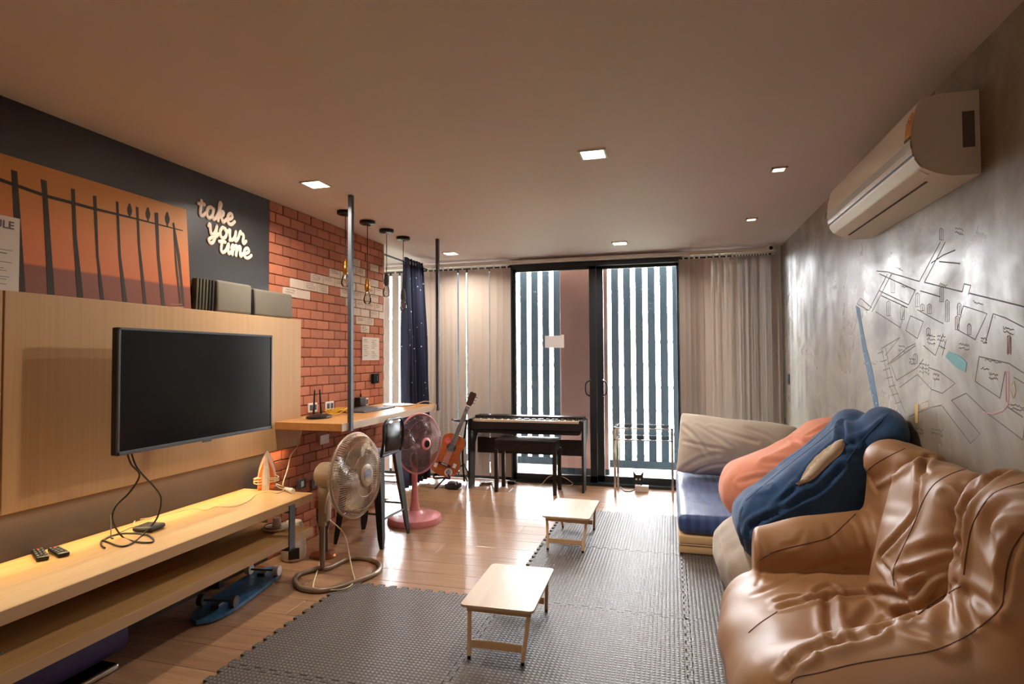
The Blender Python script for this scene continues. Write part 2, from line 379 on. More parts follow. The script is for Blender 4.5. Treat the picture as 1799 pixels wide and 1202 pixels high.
def link(name, me, parent=None, smooth=False, angle=40):
    o = bpy.data.objects.new(name, me); C.objects.link(o)
    if parent is not None: o.parent = parent; WM[o] = WM[parent]
    else: WM[o] = Matrix.Identity(4)
    if smooth:
        me.polygons.foreach_set('use_smooth', [True]*len(me.polygons))
        try: me.set_sharp_from_angle(angle=math.radians(angle))
        except Exception: pass
    return o
def struct(name, b, ma, parent=None, label=None, **k):
    o = b.out(name, ma, parent, **k)
    if parent is None: o['kind'] = 'structure'
    if label: o['label'] = label
    return o
def copy_tree(o, mw, parent=None):
    c = o.copy(); C.objects.link(c)
    if parent is None: c.matrix_world = mw; WM[c] = mw
    else: c.parent = parent; WM[c] = WM[parent]
    for ch in [x for x in bpy.data.objects if x.parent == o]: copy_tree(ch, None, c)
    return c
def inpoly(x, y, poly):
    r = False; n = len(poly)
    for i in range(n):
        (x1, y1), (x2, y2) = poly[i], poly[(i+1) % n]
        if (y1 > y) != (y2 > y) and x < (x2-x1)*(y-y1)/(y2-y1)+x1: r = not r
    return r

# ------------------------------------------------------------------ the room
random.seed(7)
floor = struct('floor', B().mm((-3.7, YF, -.12), (XR, YB, -.012)), 'floorbase', label='laminate plank floor')
pl_l, pl_w = 1.26, .19
pm = {}
def plank_mesh(L, w):
    k = (round(L, 2), round(w, 2))
    if k not in pm:
        b = B(); b.box((0, 0, -.006), (L-.0022, w-.0022, .012), .0012, seg=1)
        me = bpy.data.meshes.new('plank'); bmesh.ops.recalc_face_normals(b.bm, faces=b.bm.faces); b.bm.to_mesh(me); b.bm.free(); me.materials.append(M['plank']); pm[k] = me
    return pm[k]
y = 1.0; row = 0
while y < YB-.001:
    w = min(pl_w, YB-y); x = -2.69-[.2, .75, .45, 1.0, .6][row % 5]
    while x < XR-.01:
        a, b_ = max(x, -3.6 if y > 5.05 else -2.69), min(x+pl_l, XR)
        if b_-a > .03:
            o = link('plank', plank_mesh(b_-a, w), floor); o.location = ((a+b_)/2, y+w/2, 0)
        x += pl_l
    y += w; row += 1
struct('floor_back', B().mm((XL, YF, -.012), (XR, 1.0, 0)), 'plank')['label'] = 'laminate floor behind the viewer'
struct('ceiling', B().mm((-3.7, YF-.1, ZC), (XR+.12, YB+.1, ZC+.15)), 'ceiling', label='off-white painted ceiling')
struct('wall_right', B().mm((XR, YF, -.1), (XR+.12, YB+.1, ZC)), 'concrete', label='polished bare concrete wall')
struct('wall_front', B().mm((-3.7, YF-.1, -.1), (XR+.12, YF, ZC)), 'white_wall')
wl = struct('wall_left', B().mm((XL-.2, YF, .74), (XL, 3.40, ZC)), 'charcoal', label='charcoal painted wall')
struct('trim_1', B().mm((XL-.2, YF, -.1), (XL, 3.40, .74)), 'charcoal_lit', label='lower charcoal wall behind the bench with warm strip glow in its colour')
bw = struct('wall_brick', B().mm((-3.6, 3.40, -.1), (XL-.012, 5.06, ZC)), 'mortar', label='red brick wall with a whitewashed patch')
struct('wall_side', B().mm((-3.75, 3.3, -.1), (-3.6, YB+.1, ZC)), 'white_wall')
struct('trim_2', B().mm((-3.6, 5.06, 0), (XL+.0, 5.075, ZC)), 'white_wall', label='white plaster end of the brick wall')
# bricks
CO = lambda pts: [(500+x*.18304, 440+y*.18304) for x, y in pts]
wp = [(PX(x, y, XL).y, PX(x, y, XL).z) for x, y in CO([(125, 255), (330, 290), (330, 212), (505, 245), (520, 180), (605, 200), (640, 60), (715, 75), (720, 150), (760, 165), (775, 250), (910, 280), (905, 430), (900, 490), (960, 500), (955, 640), (860, 630), (860, 700), (805, 715), (800, 765), (720, 750), (715, 680), (670, 670), (670, 590), (640, 575), (565, 500), (565, 430), (510, 410), (505, 330), (385, 310), (385, 385), (200, 370), (195, 440), (48, 415), (50, 335), (125, 335)])]
wp2 = [(PX(x, y, XL).y, PX(x, y, XL).z) for x, y in CO([(825, 118), (910, 135), (910, 200), (825, 185)])]
bh, bl, j = .0732, .166, .007
bmesh_cache = {}
def brick_mesh(L, white):
    k = (round(L, 3), white)
    if k not in bmesh_cache:
        b = B(); b.box((0, 0, 0), (.03, L, bh-j*.8), .003, seg=1)
        me = bpy.data.meshes.new('brick'); bmesh.ops.recalc_face_normals(b.bm, faces=b.bm.faces); b.bm.to_mesh(me); b.bm.free()
        me.materials.append(M['brick_white' if white else 'brick']); bmesh_cache[k] = me
    return bmesh_cache[k]
allb = []
for r in range(35):
    z = ZC-bh*(r+.5)
    y = 3.40-(bl*.62 if r % 2 else bl*.12)
    while y < 5.055:
        a, e = max(y+j/2, 3.402), min(y+bl-j/2, 5.058)
        if e-a > .02:
            yc = (a+e)/2; wh = any(inpoly(yc+q*(e-a), z, wp) or inpoly(yc+q*(e-a), z, wp2) for q in (-.3, 0, .3))
            hid = (z < .95 and not (3.4 < yc)) or (yc < 3.62 and .8 < z < 1.64)
            allb.append((hid, (yc-3.4)**2+max(0, .9-z)*2, a, e, z, wh))
        y += bl
allb.sort(key=lambda t: (t[0], t[1])); rest = B()
wspots = []
for i, (hid, _, a, e, z, wh) in enumerate(allb):
    px = XL-.006+random.uniform(-.0025, .0025)
    if i < 300:
        o = link('brick', brick_mesh(e-a, wh), bw); o.location = (px-.004, (a+e)/2, z)
    else: rest.box((px-.004, (a+e)/2, z), (.03, e-a, bh-j*.8), mi=1 if wh else 0)
    if wh: wspots.append(((a+e)/2, z, e-a))
tag(rest.out('brickwork', ['brick', 'brick_white'], bw), kind='stuff')
sc = B()
for yc, z, L in wspots:
    if random.random() < .75 and L > .1:
        for k in range(random.choice((1, 2, 2, 3))):
            zz = z+.018-.016*k; yy = yc-L*.42; n = 0; pts = []
            while yy < yc+L*.42*random.uniform(.4, 1):
                pts.append((XL+.0118, yy, zz+random.uniform(-.006, .006))); yy += .007
            if len(pts) > 3: sc.tube(pts, .0011, 4)
sc.out('handwriting', 'inkgrey', bw)

# ------------------------------------------------------------------ glazed back wall
struct('wall_back', B().mm((-3.7, YB, 2.425), (XR+.1, YB+.1, ZC+.1)).mm((.99, YB, -.1), (XR+.1, YB+.1, 2.43)), 'white_wall', label='white lintel over the glazing')
def glazed(name, x0, x1, n, label, z0=.0, z1=2.425, y0=YB-.0, fw=.05, dp=.07):
    t = B(); t.mm((x0, y0, z0), (x0+fw, y0+dp, z1)).mm((x1-fw, y0, z0), (x1, y0+dp, z1)).mm((x0, y0, z1-fw), (x1, y0+dp, z1)).mm((x0, y0, z0), (x1, y0+dp, z0+.07))
    for i in range(1, n): xx = x0+(x1-x0)*i/n; t.mm((xx-.02, y0, z0), (xx+.02, y0+dp, z1))
    o = struct(name, t, 'frame', label=label)
    for i in range(n):
        a, b_ = x0+(x1-x0)*i/n+fw*.4, x0+(x1-x0)*(i+1)/n-fw*.4
        B().mm((a, y0+.03, z0+.06), (b_, y0+.036, z1-.04)).out('pane', 'glass', o)
    return o
glazed('window_1', -3.6, -1.75, 2, 'black framed window behind the left blinds')
glazed('window_2', .115, .99, 1, 'black framed window behind the right blinds')
d1 = B(); d1.mm((-1.75, YB-.06, 2.375), (.115, YB+.09, 2.425)).mm((-1.75, YB-.06, 0), (-1.715, YB+.09, 2.4)).mm((.085, YB-.06, 0), (.115, YB+.09, 2.4)).mm((-1.75, YB-.07, 0), (.115, YB+.1, .028))
door = struct('door_1', d1, 'frame', label='black aluminium sliding glass door')
for x0, x1, yy in ((-1.715, -.782, YB-.04), (-.782, .085, YB+.02)):
    t = B(); fw = .072
    t.mm((x0, yy, .028), (x0+fw if x0 > -1 else x0+.035, yy+.05, 2.375)).mm((x1-fw if x1 < 0 else x1-.02, yy, .028), (x1, yy+.05, 2.375)).mm((x0, yy, 2.345), (x1, yy+.05, 2.375)).mm((x0, yy, .028), (x1, yy+.05, .095))
    lf = t.out('door_leaf', 'frame', door)
    B().mm((x0+.02, yy+.022, .09), (x1-.02, yy+.028, 2.35)).out('pane', 'glass', lf)
    hx = x1-.066 if x1 < 0 else x0+.066
    sgn = -1 if x1 < 0 else 1
    hp = [(hx, yy, .96), (hx, yy-.045, .965), (hx+sgn*.035, yy-.05, .985), (hx+sgn*.045, yy-.05, 1.03), (hx+sgn*.045, yy-.05, 1.07), (hx+sgn*.035, yy-.05, 1.11), (hx, yy-.045, 1.13), (hx, yy, 1.135)]
    B().tube(spline(hp, 4), .008).out('door_handle', 'blackmetal', lf, True)
a, b_ = PY(957, 590, YB-.03), PY(989, 611, YB-.03)
pp = thing('door_notice', 'small pale paper notice taped to the left glass door', 'notice', (a.x, YB-.02, b_.z))
B().mm((a.x, YB-.022, b_.z), (b_.x, YB-.0195, a.z)).out('sheet', 'paperblue', pp); B().mm((b_.x-.02, YB-.0235, b_.z), (b_.x+.012, YB-.022, a.z+.01)).out('tape', 'white', pp)

# outside: balcony, louvres, pier, far street
struct('floor_balcony', B().mm((-5, YB+.1, -.2), (3, 7.35, -.03)).mm((-5, 7.12, -.03), (3, 7.35, .03)), 'balcony', label='pale balcony floor')
lv = thing('louvre_screen', 'grey vertical louvre screen along the balcony edge', 'screen', (-.8, 7.2, 0))
B().mm((-3.6, 7.17, .03), (1.6, 7.23, .12)).out('rail', 'louvre', lv); B().mm((-3.6, 7.17, 2.75), (1.6, 7.23, 2.85)).out('rail', 'louvre', lv)
sm = None; x = -3.501
while x < 1.6:
    if sm is None:
        s0 = B().mm((-.0445, 7.185, .1), (.0445, 7.215, 2.8)).out('slat', 'louvre', lv); sm = s0.data; s0.location.x = x+.8; 
        # mesh is stored relative to the screen; each slat object carries its own offset
    else:
        o = link('slat', sm, lv); o.location.x = x+.8
    x += .1456
B().mm((-1.25, 6.66, .1), (-.70, 6.78, 3.0), .004).out('balcony_pier', 'salmoncol')
tag(bpy.data.objects['balcony_pier'], 'salmon plastered pier outside the sliding door', 'pier')
struct('wall_balcony', B().mm((-1.25, 6.66, -.03), (-.70, 6.78, .1)), 'louvre', label='grey plinth under the balcony pier')
struct('balcony_shade_slab', B().mm((-5, YB+.1, 2.60), (3, 6.98, 2.75)), 'white_wall')  # unseen slab added to keep sky glow off the top of the pier
st = thing('far_building', 'pale building across the street seen between the louvres', 'building', (0, 22, -4))
B().mm((-16, 22, -4), (10, 26, 3.0)).out('facade', 'facade', st)
for k in range(7): B().mm((-16, 21.9, -3.2+k*.85), (10, 22, -3.1+k*.85)).out('ledge', 'frame', st)
g = thing('street_hedge', 'green hedge growing across the street', 'hedge', (0, 16, -4))
hb = B()
for k in range(26): hb.sph((-14+k*.9, 16+random.random(), -2.9+random.random()*.9), (.9, .8, .9+random.random()*.5), 10)
hb.out('foliage', 'greenery', g, True)
struct('ground_street', B().mm((-40, 7.5, -4.2), (40, 80, -4)), 'balcony')

# vertical blinds ---------------------------------------------------
def slat_mesh():
    b = B(); n = 6; w = .089; L = 2.33
    for t in (0, 1):
        pass
    ring = []
    for side in (0, .0012):
        for i in range(n+1):
            u = -w/2+w*i/n; cv = .003*(1-(2*u/w)**2)
            ring.append((u, cv+side))
    poly = ring[:n+1]+ring[n+1:][::-1]
    m = frame((1, 0, 0), (0, 1, 0), (0, 0, 1))
    b.prism(poly, m, -L, 0)
    bmesh.ops.recalc_face_normals(b.bm, faces=b.bm.faces)
    me = bpy.data.meshes.new('slat'); b.bm.to_mesh(me); b.bm.free(); me.materials.append(M['slat']); return me
SM = slat_mesh()
def blind(label, items, x0, x1, yy=6.185):
    t = thing('vertical_blind', label, 'blind', ((x0+x1)/2, yy, 2.40), 'vertical blinds along the back glazing')
    r = B().mm((x0, yy-.022, 2.425), (x1, yy+.022, 2.462), .004).out('headrail', 'white', t)
    for x, ang in items:
        o = link('slat', SM, t); o.location = (x-(x0+x1)/2, random.uniform(-.004, .004), -.012); o.rotation_euler = (0, 0, math.radians(ang))
        o2 = B().mm((x-.008, yy-.004, 2.386), (x+.008, yy+.004, 2.426)); o2.out('carrier', 'white', t)
    return t
xa = lambda px: PY(px, 640, 6.185).x
it = []
for px, a in ((664, 3), (678.5, 3), (694.5, 3), (709.5, 3)): it.append((xa(px), a))
blind('short run of pale vertical blind slats behind the starry curtain', it, -3.5, xa(724))
it = []
for px, a in ((741, 3), (752, 4), (762, 4), (771, 5), (779, 3), (788, 6), (797, 3), (813, 3), (828.8, 3), (841, 4), (853, 3), (868, 4), (880, 4), (891, 4)): it.append((xa(px), a))
blind('pale vertical blind drawn beside the guitar and the piano', it, xa(726), xa(900))
it = [(xa(1203), 10), (xa(1213), 8), (xa(1222), 12), (xa(1231), 8), (xa(1244), -32), (xa(1256), -40), (xa(1267), -34), (xa(1279), -50), (xa(1290), -30)]
for k in range(12): it.append((xa(1297+k*5.0), -64+random.uniform(-7, 7)))
it.append((xa(1363), -45))
blind('pale vertical blind bunched in the corner by the concrete wall', it, xa(900), 1.02)
bpy.data.objects['vertical_blind.002'].children[0].name  # the long headrail also spans the door

# ------------------------------------------------------------------ ceiling lights
def downlight(px, py, size, ma, power, label, col=(1, .90, .78)):
    p = PZ(px, py, ZC); t = thing('downlight', label, 'ceiling light', (p.x, p.y, ZC), 'recessed ceiling downlights'); h = size/2; w = .012
    b = B()
    for sx, sy, lx, ly in ((-1, 0, w, size+w), (1, 0, w, size+w), (0, -1, size+w, w), (0, 1, size+w, w)):
        b.box((p.x+sx*h, p.y+sy*h, ZC-.004), (lx, ly, .008))
    b.out('trim_ring', 'white', t); B().box((p.x, p.y, ZC-.002), (size-w, size-w, .004)).out('diffuser', ma, t)
    if power:
        l = bpy.data.lights.new('downlight_lamp', 'AREA'); l.shape = 'DISK'; l.size = size*.8; l.energy = power; l.color = col; l.spread = math.radians(150)
        o = bpy.data.objects.new('downlight_lamp', l); C.objects.link(o); o.location = (p.x, p.y, ZC-.012)
    return t
downlight(555, 323, .135, 'lamp', DOWN, 'bright square downlight nearest the brick wall')
downlight(1042, 270, .135, 'lamp', DOWN, 'large bright square downlight in the middle of the ceiling')
downlight(792, 445, .135, 'lamp', DOWN, 'bright square downlight over the guitar')
downlight(1089, 427, .135, 'lamp', DOWN, 'bright square downlight in front of the sliding door')
for q, lb_ in (((-.42, .60), 'square downlight above the viewer, out of view'), ((-.42, -.8), 'unseen square downlight added behind the viewer for ambient light')):  # two unseen downlights: one continues the grid, the rear one added for ambient
    d_ = Vector((q[0], q[1], ZC))
    t = thing('downlight', lb_, 'ceiling light', d_, 'recessed ceiling downlights'); b = B()
    for sx, sy in ((-1, 0), (1, 0), (0, -1), (0, 1)): b.box((q[0]+sx*.0675, q[1]+sy*.0675, ZC-.004), (.012 if sx else .147, .012 if sy else .147, .008))
    b.out('trim_ring', 'white', t); B().box((q[0], q[1], ZC-.002), (.123, .123, .004)).out('diffuser', 'lamp', t)
    l = bpy.data.lights.new('downlight_lamp', 'AREA'); l.shape = 'DISK'; l.size = .11; l.energy = DOWN*.35; l.color = (1, .90, .78); l.spread = math.radians(150)
    o = bpy.data.objects.new('downlight_lamp', l); C.objects.link(o); o.location = (q[0], q[1], ZC-.012)
downlight(1368, 297, .075, 'lampwarm', 0, 'small dim downlight nearest the air conditioner')
downlight(1320, 385, .075, 'lampwarm', 0, 'small dim downlight toward the corner blind')
for (px, py), tgt, pw in (((1368, 297), (-2.6, 2.35, 1.42), 80), ((1320, 385), (-2.6, 4.3, 1.4), 60)):
    p = PZ(px, py, ZC-.014); l = bpy.data.lights.new('gimbal_lamp', 'SPOT'); l.energy = pw; l.color = (1, .82, .60); l.spot_size = math.radians(38); l.spot_blend = .8; l.shadow_soft_size = .03
    o = bpy.data.objects.new('gimbal_lamp', l); C.objects.link(o); o.location = p; o.rotation_euler = (Vector(tgt)-p).to_track_quat('-Z', 'Y').to_euler()

# ------------------------------------------------------------------ TV wall
PXF = -2.60                                   # panel face
t = thing('wood_wall_board', 'blond wood veneer panel mounted on the charcoal wall behind the television', 'wall panel', (-2.62, 2.0, .755))
B().mm((-2.632, 1.70, .757), (PXF, 3.64, 1.665), .002).out('panel_board', 'panelwood', t)
B().mm((-2.632, .20, .757), (PXF, 1.692, 1.665), .002).out('panel_board', 'panelwood', t)
B().mm((XL, .3, .80), (-2.632, 3.60, 1.64)).out('batten', 'shelfwood', t)
led = thing('led_strip', 'warm light strip hidden under the bottom edge of the wood panel', 'light strip', (-2.642, 1.9, .76))
B().mm((-2.652, .4, .758), (-2.634, 3.58, .762)).out('diffuser', 'ledmat', led)
B().mm((-2.656, .4, .762), (-2.6325, 3.58, .775)).out('channel', 'white', led)
l = bpy.data.lights.new('led_strip_lamp', 'AREA'); l.shape = 'RECTANGLE'; l.size = .02; l.size_y = 3.1; l.energy = LED; l.color = (1, .80, .48); l.spread = math.radians(160)
o = bpy.data.objects.new('led_strip_lamp', l); C.objects.link(o); o.location = (-2.642, 2.0, .7572); o.rotation_euler = (0, math.radians(-22), 0)

# television on its arm
TX = -2.30; ty0, ty1, tz0, tz1 = 1.943, 2.940, .966, 1.522
t = tv = thing('television', 'large flat black television on a wall arm in front of the wood panel', 'television', (TX, 2.44, tz0))
B().mm((TX-.035, ty0, tz0), (TX-.004, ty1, tz1), .006).out('casing', 'blackplastic', t)
bz = B(); w = .012
bz.mm((TX-.006, ty0, tz0), (TX+.004, ty0+w, tz1), .002).mm((TX-.006, ty1-w, tz0), (TX+.004, ty1, tz1), .002).mm((TX-.006, ty0, tz1-w), (TX+.004, ty1, tz1), .002).mm((TX-.006, ty0, tz0), (TX+.004, ty1, tz0+.017), .002)
bz.out('bezel', 'steel', t); B().mm((TX-.005, ty0+w, tz0+.016), (TX, ty1-w, tz1-w)).out('screen', 'screen', t)
B().mm((TX-.075, ty0+.2, tz0+.08), (TX-.035, ty1-.2, tz0+.36), .01).out('rear_housing', 'blackplastic', t)
B().mm((TX+.003, 2.41, tz0-.008), (TX+.006, 2.47, tz0+.01), .002).out('sensor_foot', 'steel', t)
B().box((PXF+.007, 2.44, 1.25), (.012, .22, .24), .003).out('wall_bracket', 'blackmetal', t)
B().tube([(PXF+.014, 2.44, 1.25), (-2.47, 2.58, 1.25), (TX-.075, 2.44, 1.25)], .018).out('arm', 'blackmetal', t)

# media bench
ZS = .541
t = thing('media_bench', 'long blond wood media bench with two shelf boards and grey steel straps', 'bench', (-2.43, 2.0, 0))
tp = B().mm((XL+.004, .1, ZS-.05), (-2.175, 3.17, ZS), .0015).out('top_board', 'shelfwood', t); B().mm((-2.175, .1, ZS-.049), (-2.170, 3.168, ZS-.001)).out('edge_band', 'shelfedge', tp)
lb = B().mm((XL+.004, .1, .282), (-2.175, 3.17, .330), .0015).out('lower_board', 'shelfwood', t); B().mm((-2.175, .1, .283), (-2.170, 3.168, .329)).out('edge_band', 'shelfedge', lb)
for yy in (2.955, .6): B().mm((-2.171, yy-.026, .255), (-2.163, yy+.026, .52), .001).mm((-2.45, yy-.026, .255), (-2.163, yy+.026, .262)).mm((-2.45, yy-.026, .476), (-2.171, yy+.026, .488)).out('strap', 'steel', t)
for yy in (2.93, 1.2): B().mm((XL+.01, yy-.02, 0), (XL+.05, yy+.02, .282)).out('rear_leg', 'steel', t)

def cable(name, pts, r, ma, label, n=6, parent=None):
    o = B().tube(spline(pts, n), r, 6).out(name, ma, parent, True); return o if parent else tag(o, label, 'cable')
Q = lambda x, y, z=ZS+.004: PZ(x, y, z)
V3 = lambda x, y, X: PX(x, y, X)
cable('tv_cable', [(TX-.05, 2.05, .99), V3(236, 812, -2.36), V3(247, 830, -2.38), V3(276, 862, -2.42), V3(283, 880, -2.44), V3(275, 912, -2.46), Q(250, 940), Q(231, 955), Q(212, 960), Q(188, 952), Q(179, 950), Q(178, 958), Q(184, 963)], .0042, 'cable', 'black video cable looping right from the television down to the bench', parent=tv)
cable('power_cable', [(TX-.05, 2.03, .99), V3(230, 815, -2.36), V3(245, 835, -2.38), V3(228, 865, -2.42), V3(203, 890, -2.45), V3(198, 915, -2.46), Q(215, 943), Q(240, 952), Q(266, 953), Q(269, 947), Q(255, 939), Q(222, 937), Q(195, 942), Q(180, 950)], .0042, 'cable', 'black power cable looping left from the television down to the bench', parent=tv)
cable('antenna_lead', [V3(195, 905, -2.66), V3(195, 925, -2.62), Q(195, 944), Q(199, 946)], .0025, 'cable', 'thin short black lead dropping onto the bench behind the loops', parent=tv)
t = thing('set_top_box', 'small flat dark set-top box on the bench', 'set-top box', Q(262, 932, ZS))
c = Q(262, 931, ZS); rz = Matrix.Translation((c.x, c.y, ZS)) @ Matrix.Rotation(math.radians(8), 4, 'Z')
B().box((0, 0, .014), (.105, .105, .024), .012, rz, seg=3).out('casing', 'darkgrey', t, True)
B().box((0, 0, .0265), (.08, .08, .001), 0, rz).out('lid', 'blackplastic', t)
cable('box_lead', [c+Vector((-.03, -.05, .01)), Q(232, 927), Q(215, 934), Q(190, 945)], .002, 'cable', 'thin dark lead trailing from the set-top box', parent=t)
cable('box_power_wire', [c+Vector((-.05, 0, .01)), Q(236, 922), Q(240, 914), Q(275, 908), Q(310, 899), Q(340, 893), Q(362, 896), Q(380, 890), Q(410, 890), Q(435, 881), Q(452, 868), Q(470, 864)], .0022, 'cream_cable', 'thin cream wire running along the bench to the iron', parent=t)
def remote(px, py, ang, label, L=.15):
    c = Q(px, py, ZS); m = Matrix.Translation((c.x, c.y, ZS)) @ Matrix.Rotation(math.radians(ang), 4, 'Z')
    t = thing('remote_control', label, 'remote', (c.x, c.y, ZS), 'remote controls on the bench')
    B().box((0, 0, .010), (L, .044, .018), .006, m).out('casing', 'blackplastic', t, True)
    for i in range(7):
        for k in range(3): B().box((-L*.4+i*L*.12, -.013+k*.013, .020), (.009, .008, .004), .001, m).out('button', ('inkgrey', 'darkgrey', 'red')[2 if (i, k) == (0, 1) else (i+k) % 2], t)
remote(70, 979, 62-90, 'dark remote control with its near end toward the bench edge')
remote(103, 974, 70-90, 'dark remote control lying behind the other remote', .13)

# steam iron with wound cord
c = Q(468, 858, ZS); t = thing('steam_iron', 'orange and white iron standing on its heel with its cord wound round', 'iron', c)
fx = frame((-.55, .835, 0), (-.835, -.55, 0), (0, 0, 1), (c.x, c.y, ZS))   # local: x sole normal, y width, z up
def pt_outline(hw, hh, n=10): 
    L = [(-hw, 0)]+[(-hw*(1-(k/n)**1.8), hh*.25+hh*.75*k/n) for k in range(n+1)]
    return L+[(-x, y) for x, y in L[::-1][1:]]
fr2 = fx @ frame((0, 1, 0), (0, 0, 1), (1, 0, 0))
B().prism(pt_outline(.056, .25), fr2, .030, .038).out('soleplate', 'chrome', t)
B().prism(pt_outline(.055, .243), fr2, .018, .030).out('skirt', 'white', t)
B().prism(pt_outline(.048, .20), fr2, -.018, .018).out('body', 'orange', t)
B().prism(pt_outline(.022, .22), fr2, -.06, -.018).out('handle', 'white', t)
B().box((.0, 0, .012), (.11, .10, .024), .008, fx).out('heel', 'orange', t)
B().mm((-.068, -.012, .03), (-.060, .012, .15), .003, fx).out('grip', 'white', t)
for k in range(3): 
    pts = [fx @ Vector((.05*math.cos(a)-.01, .075*math.sin(a), .045+.014*k+.006*math.sin(2*a+k))) for a in [2*math.pi*i/16 for i in range(16)]]
    B().tube(pts, .0038, 6, True).out('cord', 'cream_cable', t, True)
cable('iron_cord', [Q(474, 862), Q(488, 866), Q(500, 858), Q(483, 850), Q(490, 857), Q(503, 860)], .0038, 'cream_cable', 'loose loops of white iron cord lying by the plug', parent=t)
t = thing('power_plug', 'white power plug lying at the end of the bench', 'plug', Q(507, 862, ZS)); a = Q(500, 858, ZS+.014); b_ = Q(512, 862, ZS+.014)
B().cyl(a, b_, .008, .016).out('plug_body', 'white', t, True); B().cyl(b_, b_+(b_-a)*.25, .016, .015).out('plug_cap', 'white', t, True)
cable('extension_wire', [Q(500, 858, ZS+.014), Q(497, 850, ZS+.05), V3(505, 825, -2.50), V3(511, 800, -2.52), V3(522, 785, -2.545), V3(529, 760, -2.56), V3(529, 738, -2.56), (-2.55, 3.72, .955)], .0042, 'cream_cable', 'cream wire hanging from the desk down to the plug on the bench', parent=t)

# shoe-level things under and on the bench
a = PZ(205, 1135, .085)
t = thing('yoga_mat', 'rolled purple foam mat lying under the bench', 'mat', (-2.56, 1.6, .04))
sp = [( .012+.0082*k/8, 2*math.pi*k/16) for k in range(16*5)]
B().cyl((-2.485, 1.1, .124), (-2.485, 2.10, .124), .085, n=28).out('roll', 'purple', t, True)
B().tube([(-2.485+(.005+.072*k/80)*math.cos(k*.4), 2.102, .124+(.005+.072*k/80)*math.sin(k*.4)) for k in range(80)], .003, 4).out('roll_end', 'darkstripe', t)
t = thing('body_scale', 'flat black glass scale with a silver rim under the purple roll', 'scale', (-2.53, 1.89, 0))
sq = frame((1, 0, 0), (0, 1, 0), (0, 0, 1), (-2.53, 1.89, 0))
B().box((0, 0, .020), (.30, .30, .026), .010, sq, seg=3).out('rim', 'chrome', t, True); B().box((0, 0, .034), (.285, .285, .004), .001, sq).out('glass_top', 'screen', t)
for x in (-.1, .1):
    for y in (-.1, .1): B().cyl(sq @ Vector((x, y, 0)), sq @ Vector((x, y, .01)), .015).out('foot', 'blackplastic', t)
t = thing('skate_board', 'blue printed board lying wheels up under the bench', 'skateboard', (-2.40, 2.9, 0))
def deck(n=24):
    L = []
    for i in range(n+1):
        s = -1+2*i/n; L.append((.40*s, .105*(1-abs(s)**4)**.5 if abs(s) < 1 else 0))
    return L+[(x, -y) for x, y in L[::-1][1:-1]]
dm = frame((-.16, .987, 0), (-.987, -.16, 0), (0, 0, 1), (-2.44, 2.86, 0)) 
B().prism(deck(), dm, .012, .030).out('deck', 'board', t)
for s in (-.22, .24):
    B().box((s, 0, .040), (.06, .05, .022), .004, dm).out('truck', 'steel', t); B().cyl(dm @ Vector((s, -.10, .062)), dm @ Vector((s, .10, .062)), .006).out('axle', 'steel', t)
    for e in (-1, 1): B().cyl(dm @ Vector((s, e*.078, .062)), dm @ Vector((s, e*.108, .062)), .031, n=20).out('wheel', 'white' if s > 0 else 'darkgrey', t, True)
t = thing('white_dish', 'white saucer with a short neck and black cord on the lower board', 'dish', (-2.38, 3.08, .33))
B().lathe([(.03, 0), (.075, .006), (.085, .018), (.08, .022), (.05, .014), (.028, .02), (.024, .07), (0, .072)], (-2.36, 3.07, .33)).out('saucer', 'white', t, True)
B().tube(spline([(-2.30, 3.03, .35), (-2.33, 3.0, .352), (-2.39, 3.0, .355), (-2.42, 3.06, .36), (-2.36, 3.13, .358)], 6), .003).out('cord', 'blackplastic', t, True)
t = thing('white_bin', 'white plastic stand with a dark opening on the floor by the bench end', 'stand', (-2.53, 3.46, 0))
B().lathe([(.07, 0), (.078, .01), (.082, .06), (.075, .2), (.05, .26), (0, .265)], (-2.53, 3.47, 0)).out('shell', 'white', t, True)
B().box((-2.478, 3.402, .06), (.004, .07, .075), .01, frame((.66, -.75, 0), (.75, .66, 0), (0, 0, 1), (-2.478, 3.402, .06)) @ Matrix.Translation((2.478, -3.402, -.06))).out('opening', 'blackplastic', t)
t = thing('copper_stand', 'dark pedestal with copper top and copper foot behind the beige fan', 'stand', (-2.35, 3.58, 0))
B().lathe([(.085, 0), (.09, .006), (.085, .022), (.03, .035), (0, .036)], (-2.36, 3.57, 0)).out('foot', 'copper', t, True)
B().lathe([(.03, .03), (.03, .18), (.05, .26), (.052, .345)], (-2.36, 3.57, 0)).out('column', 'browncyl', t, True)
B().lathe([(.055, .34), (.064, .345), (.064, .36), (.058, .40), (.02, .41), (0, .412)], (-2.36, 3.57, 0)).out('top', 'copper', t, True)
o = B().mm((-2.46, 1.36, .331), (-2.32, 1.53, .337), .002).out('glass_tray', 'teal'); tag(o, 'small pale glass tray on the lower board', 'tray')

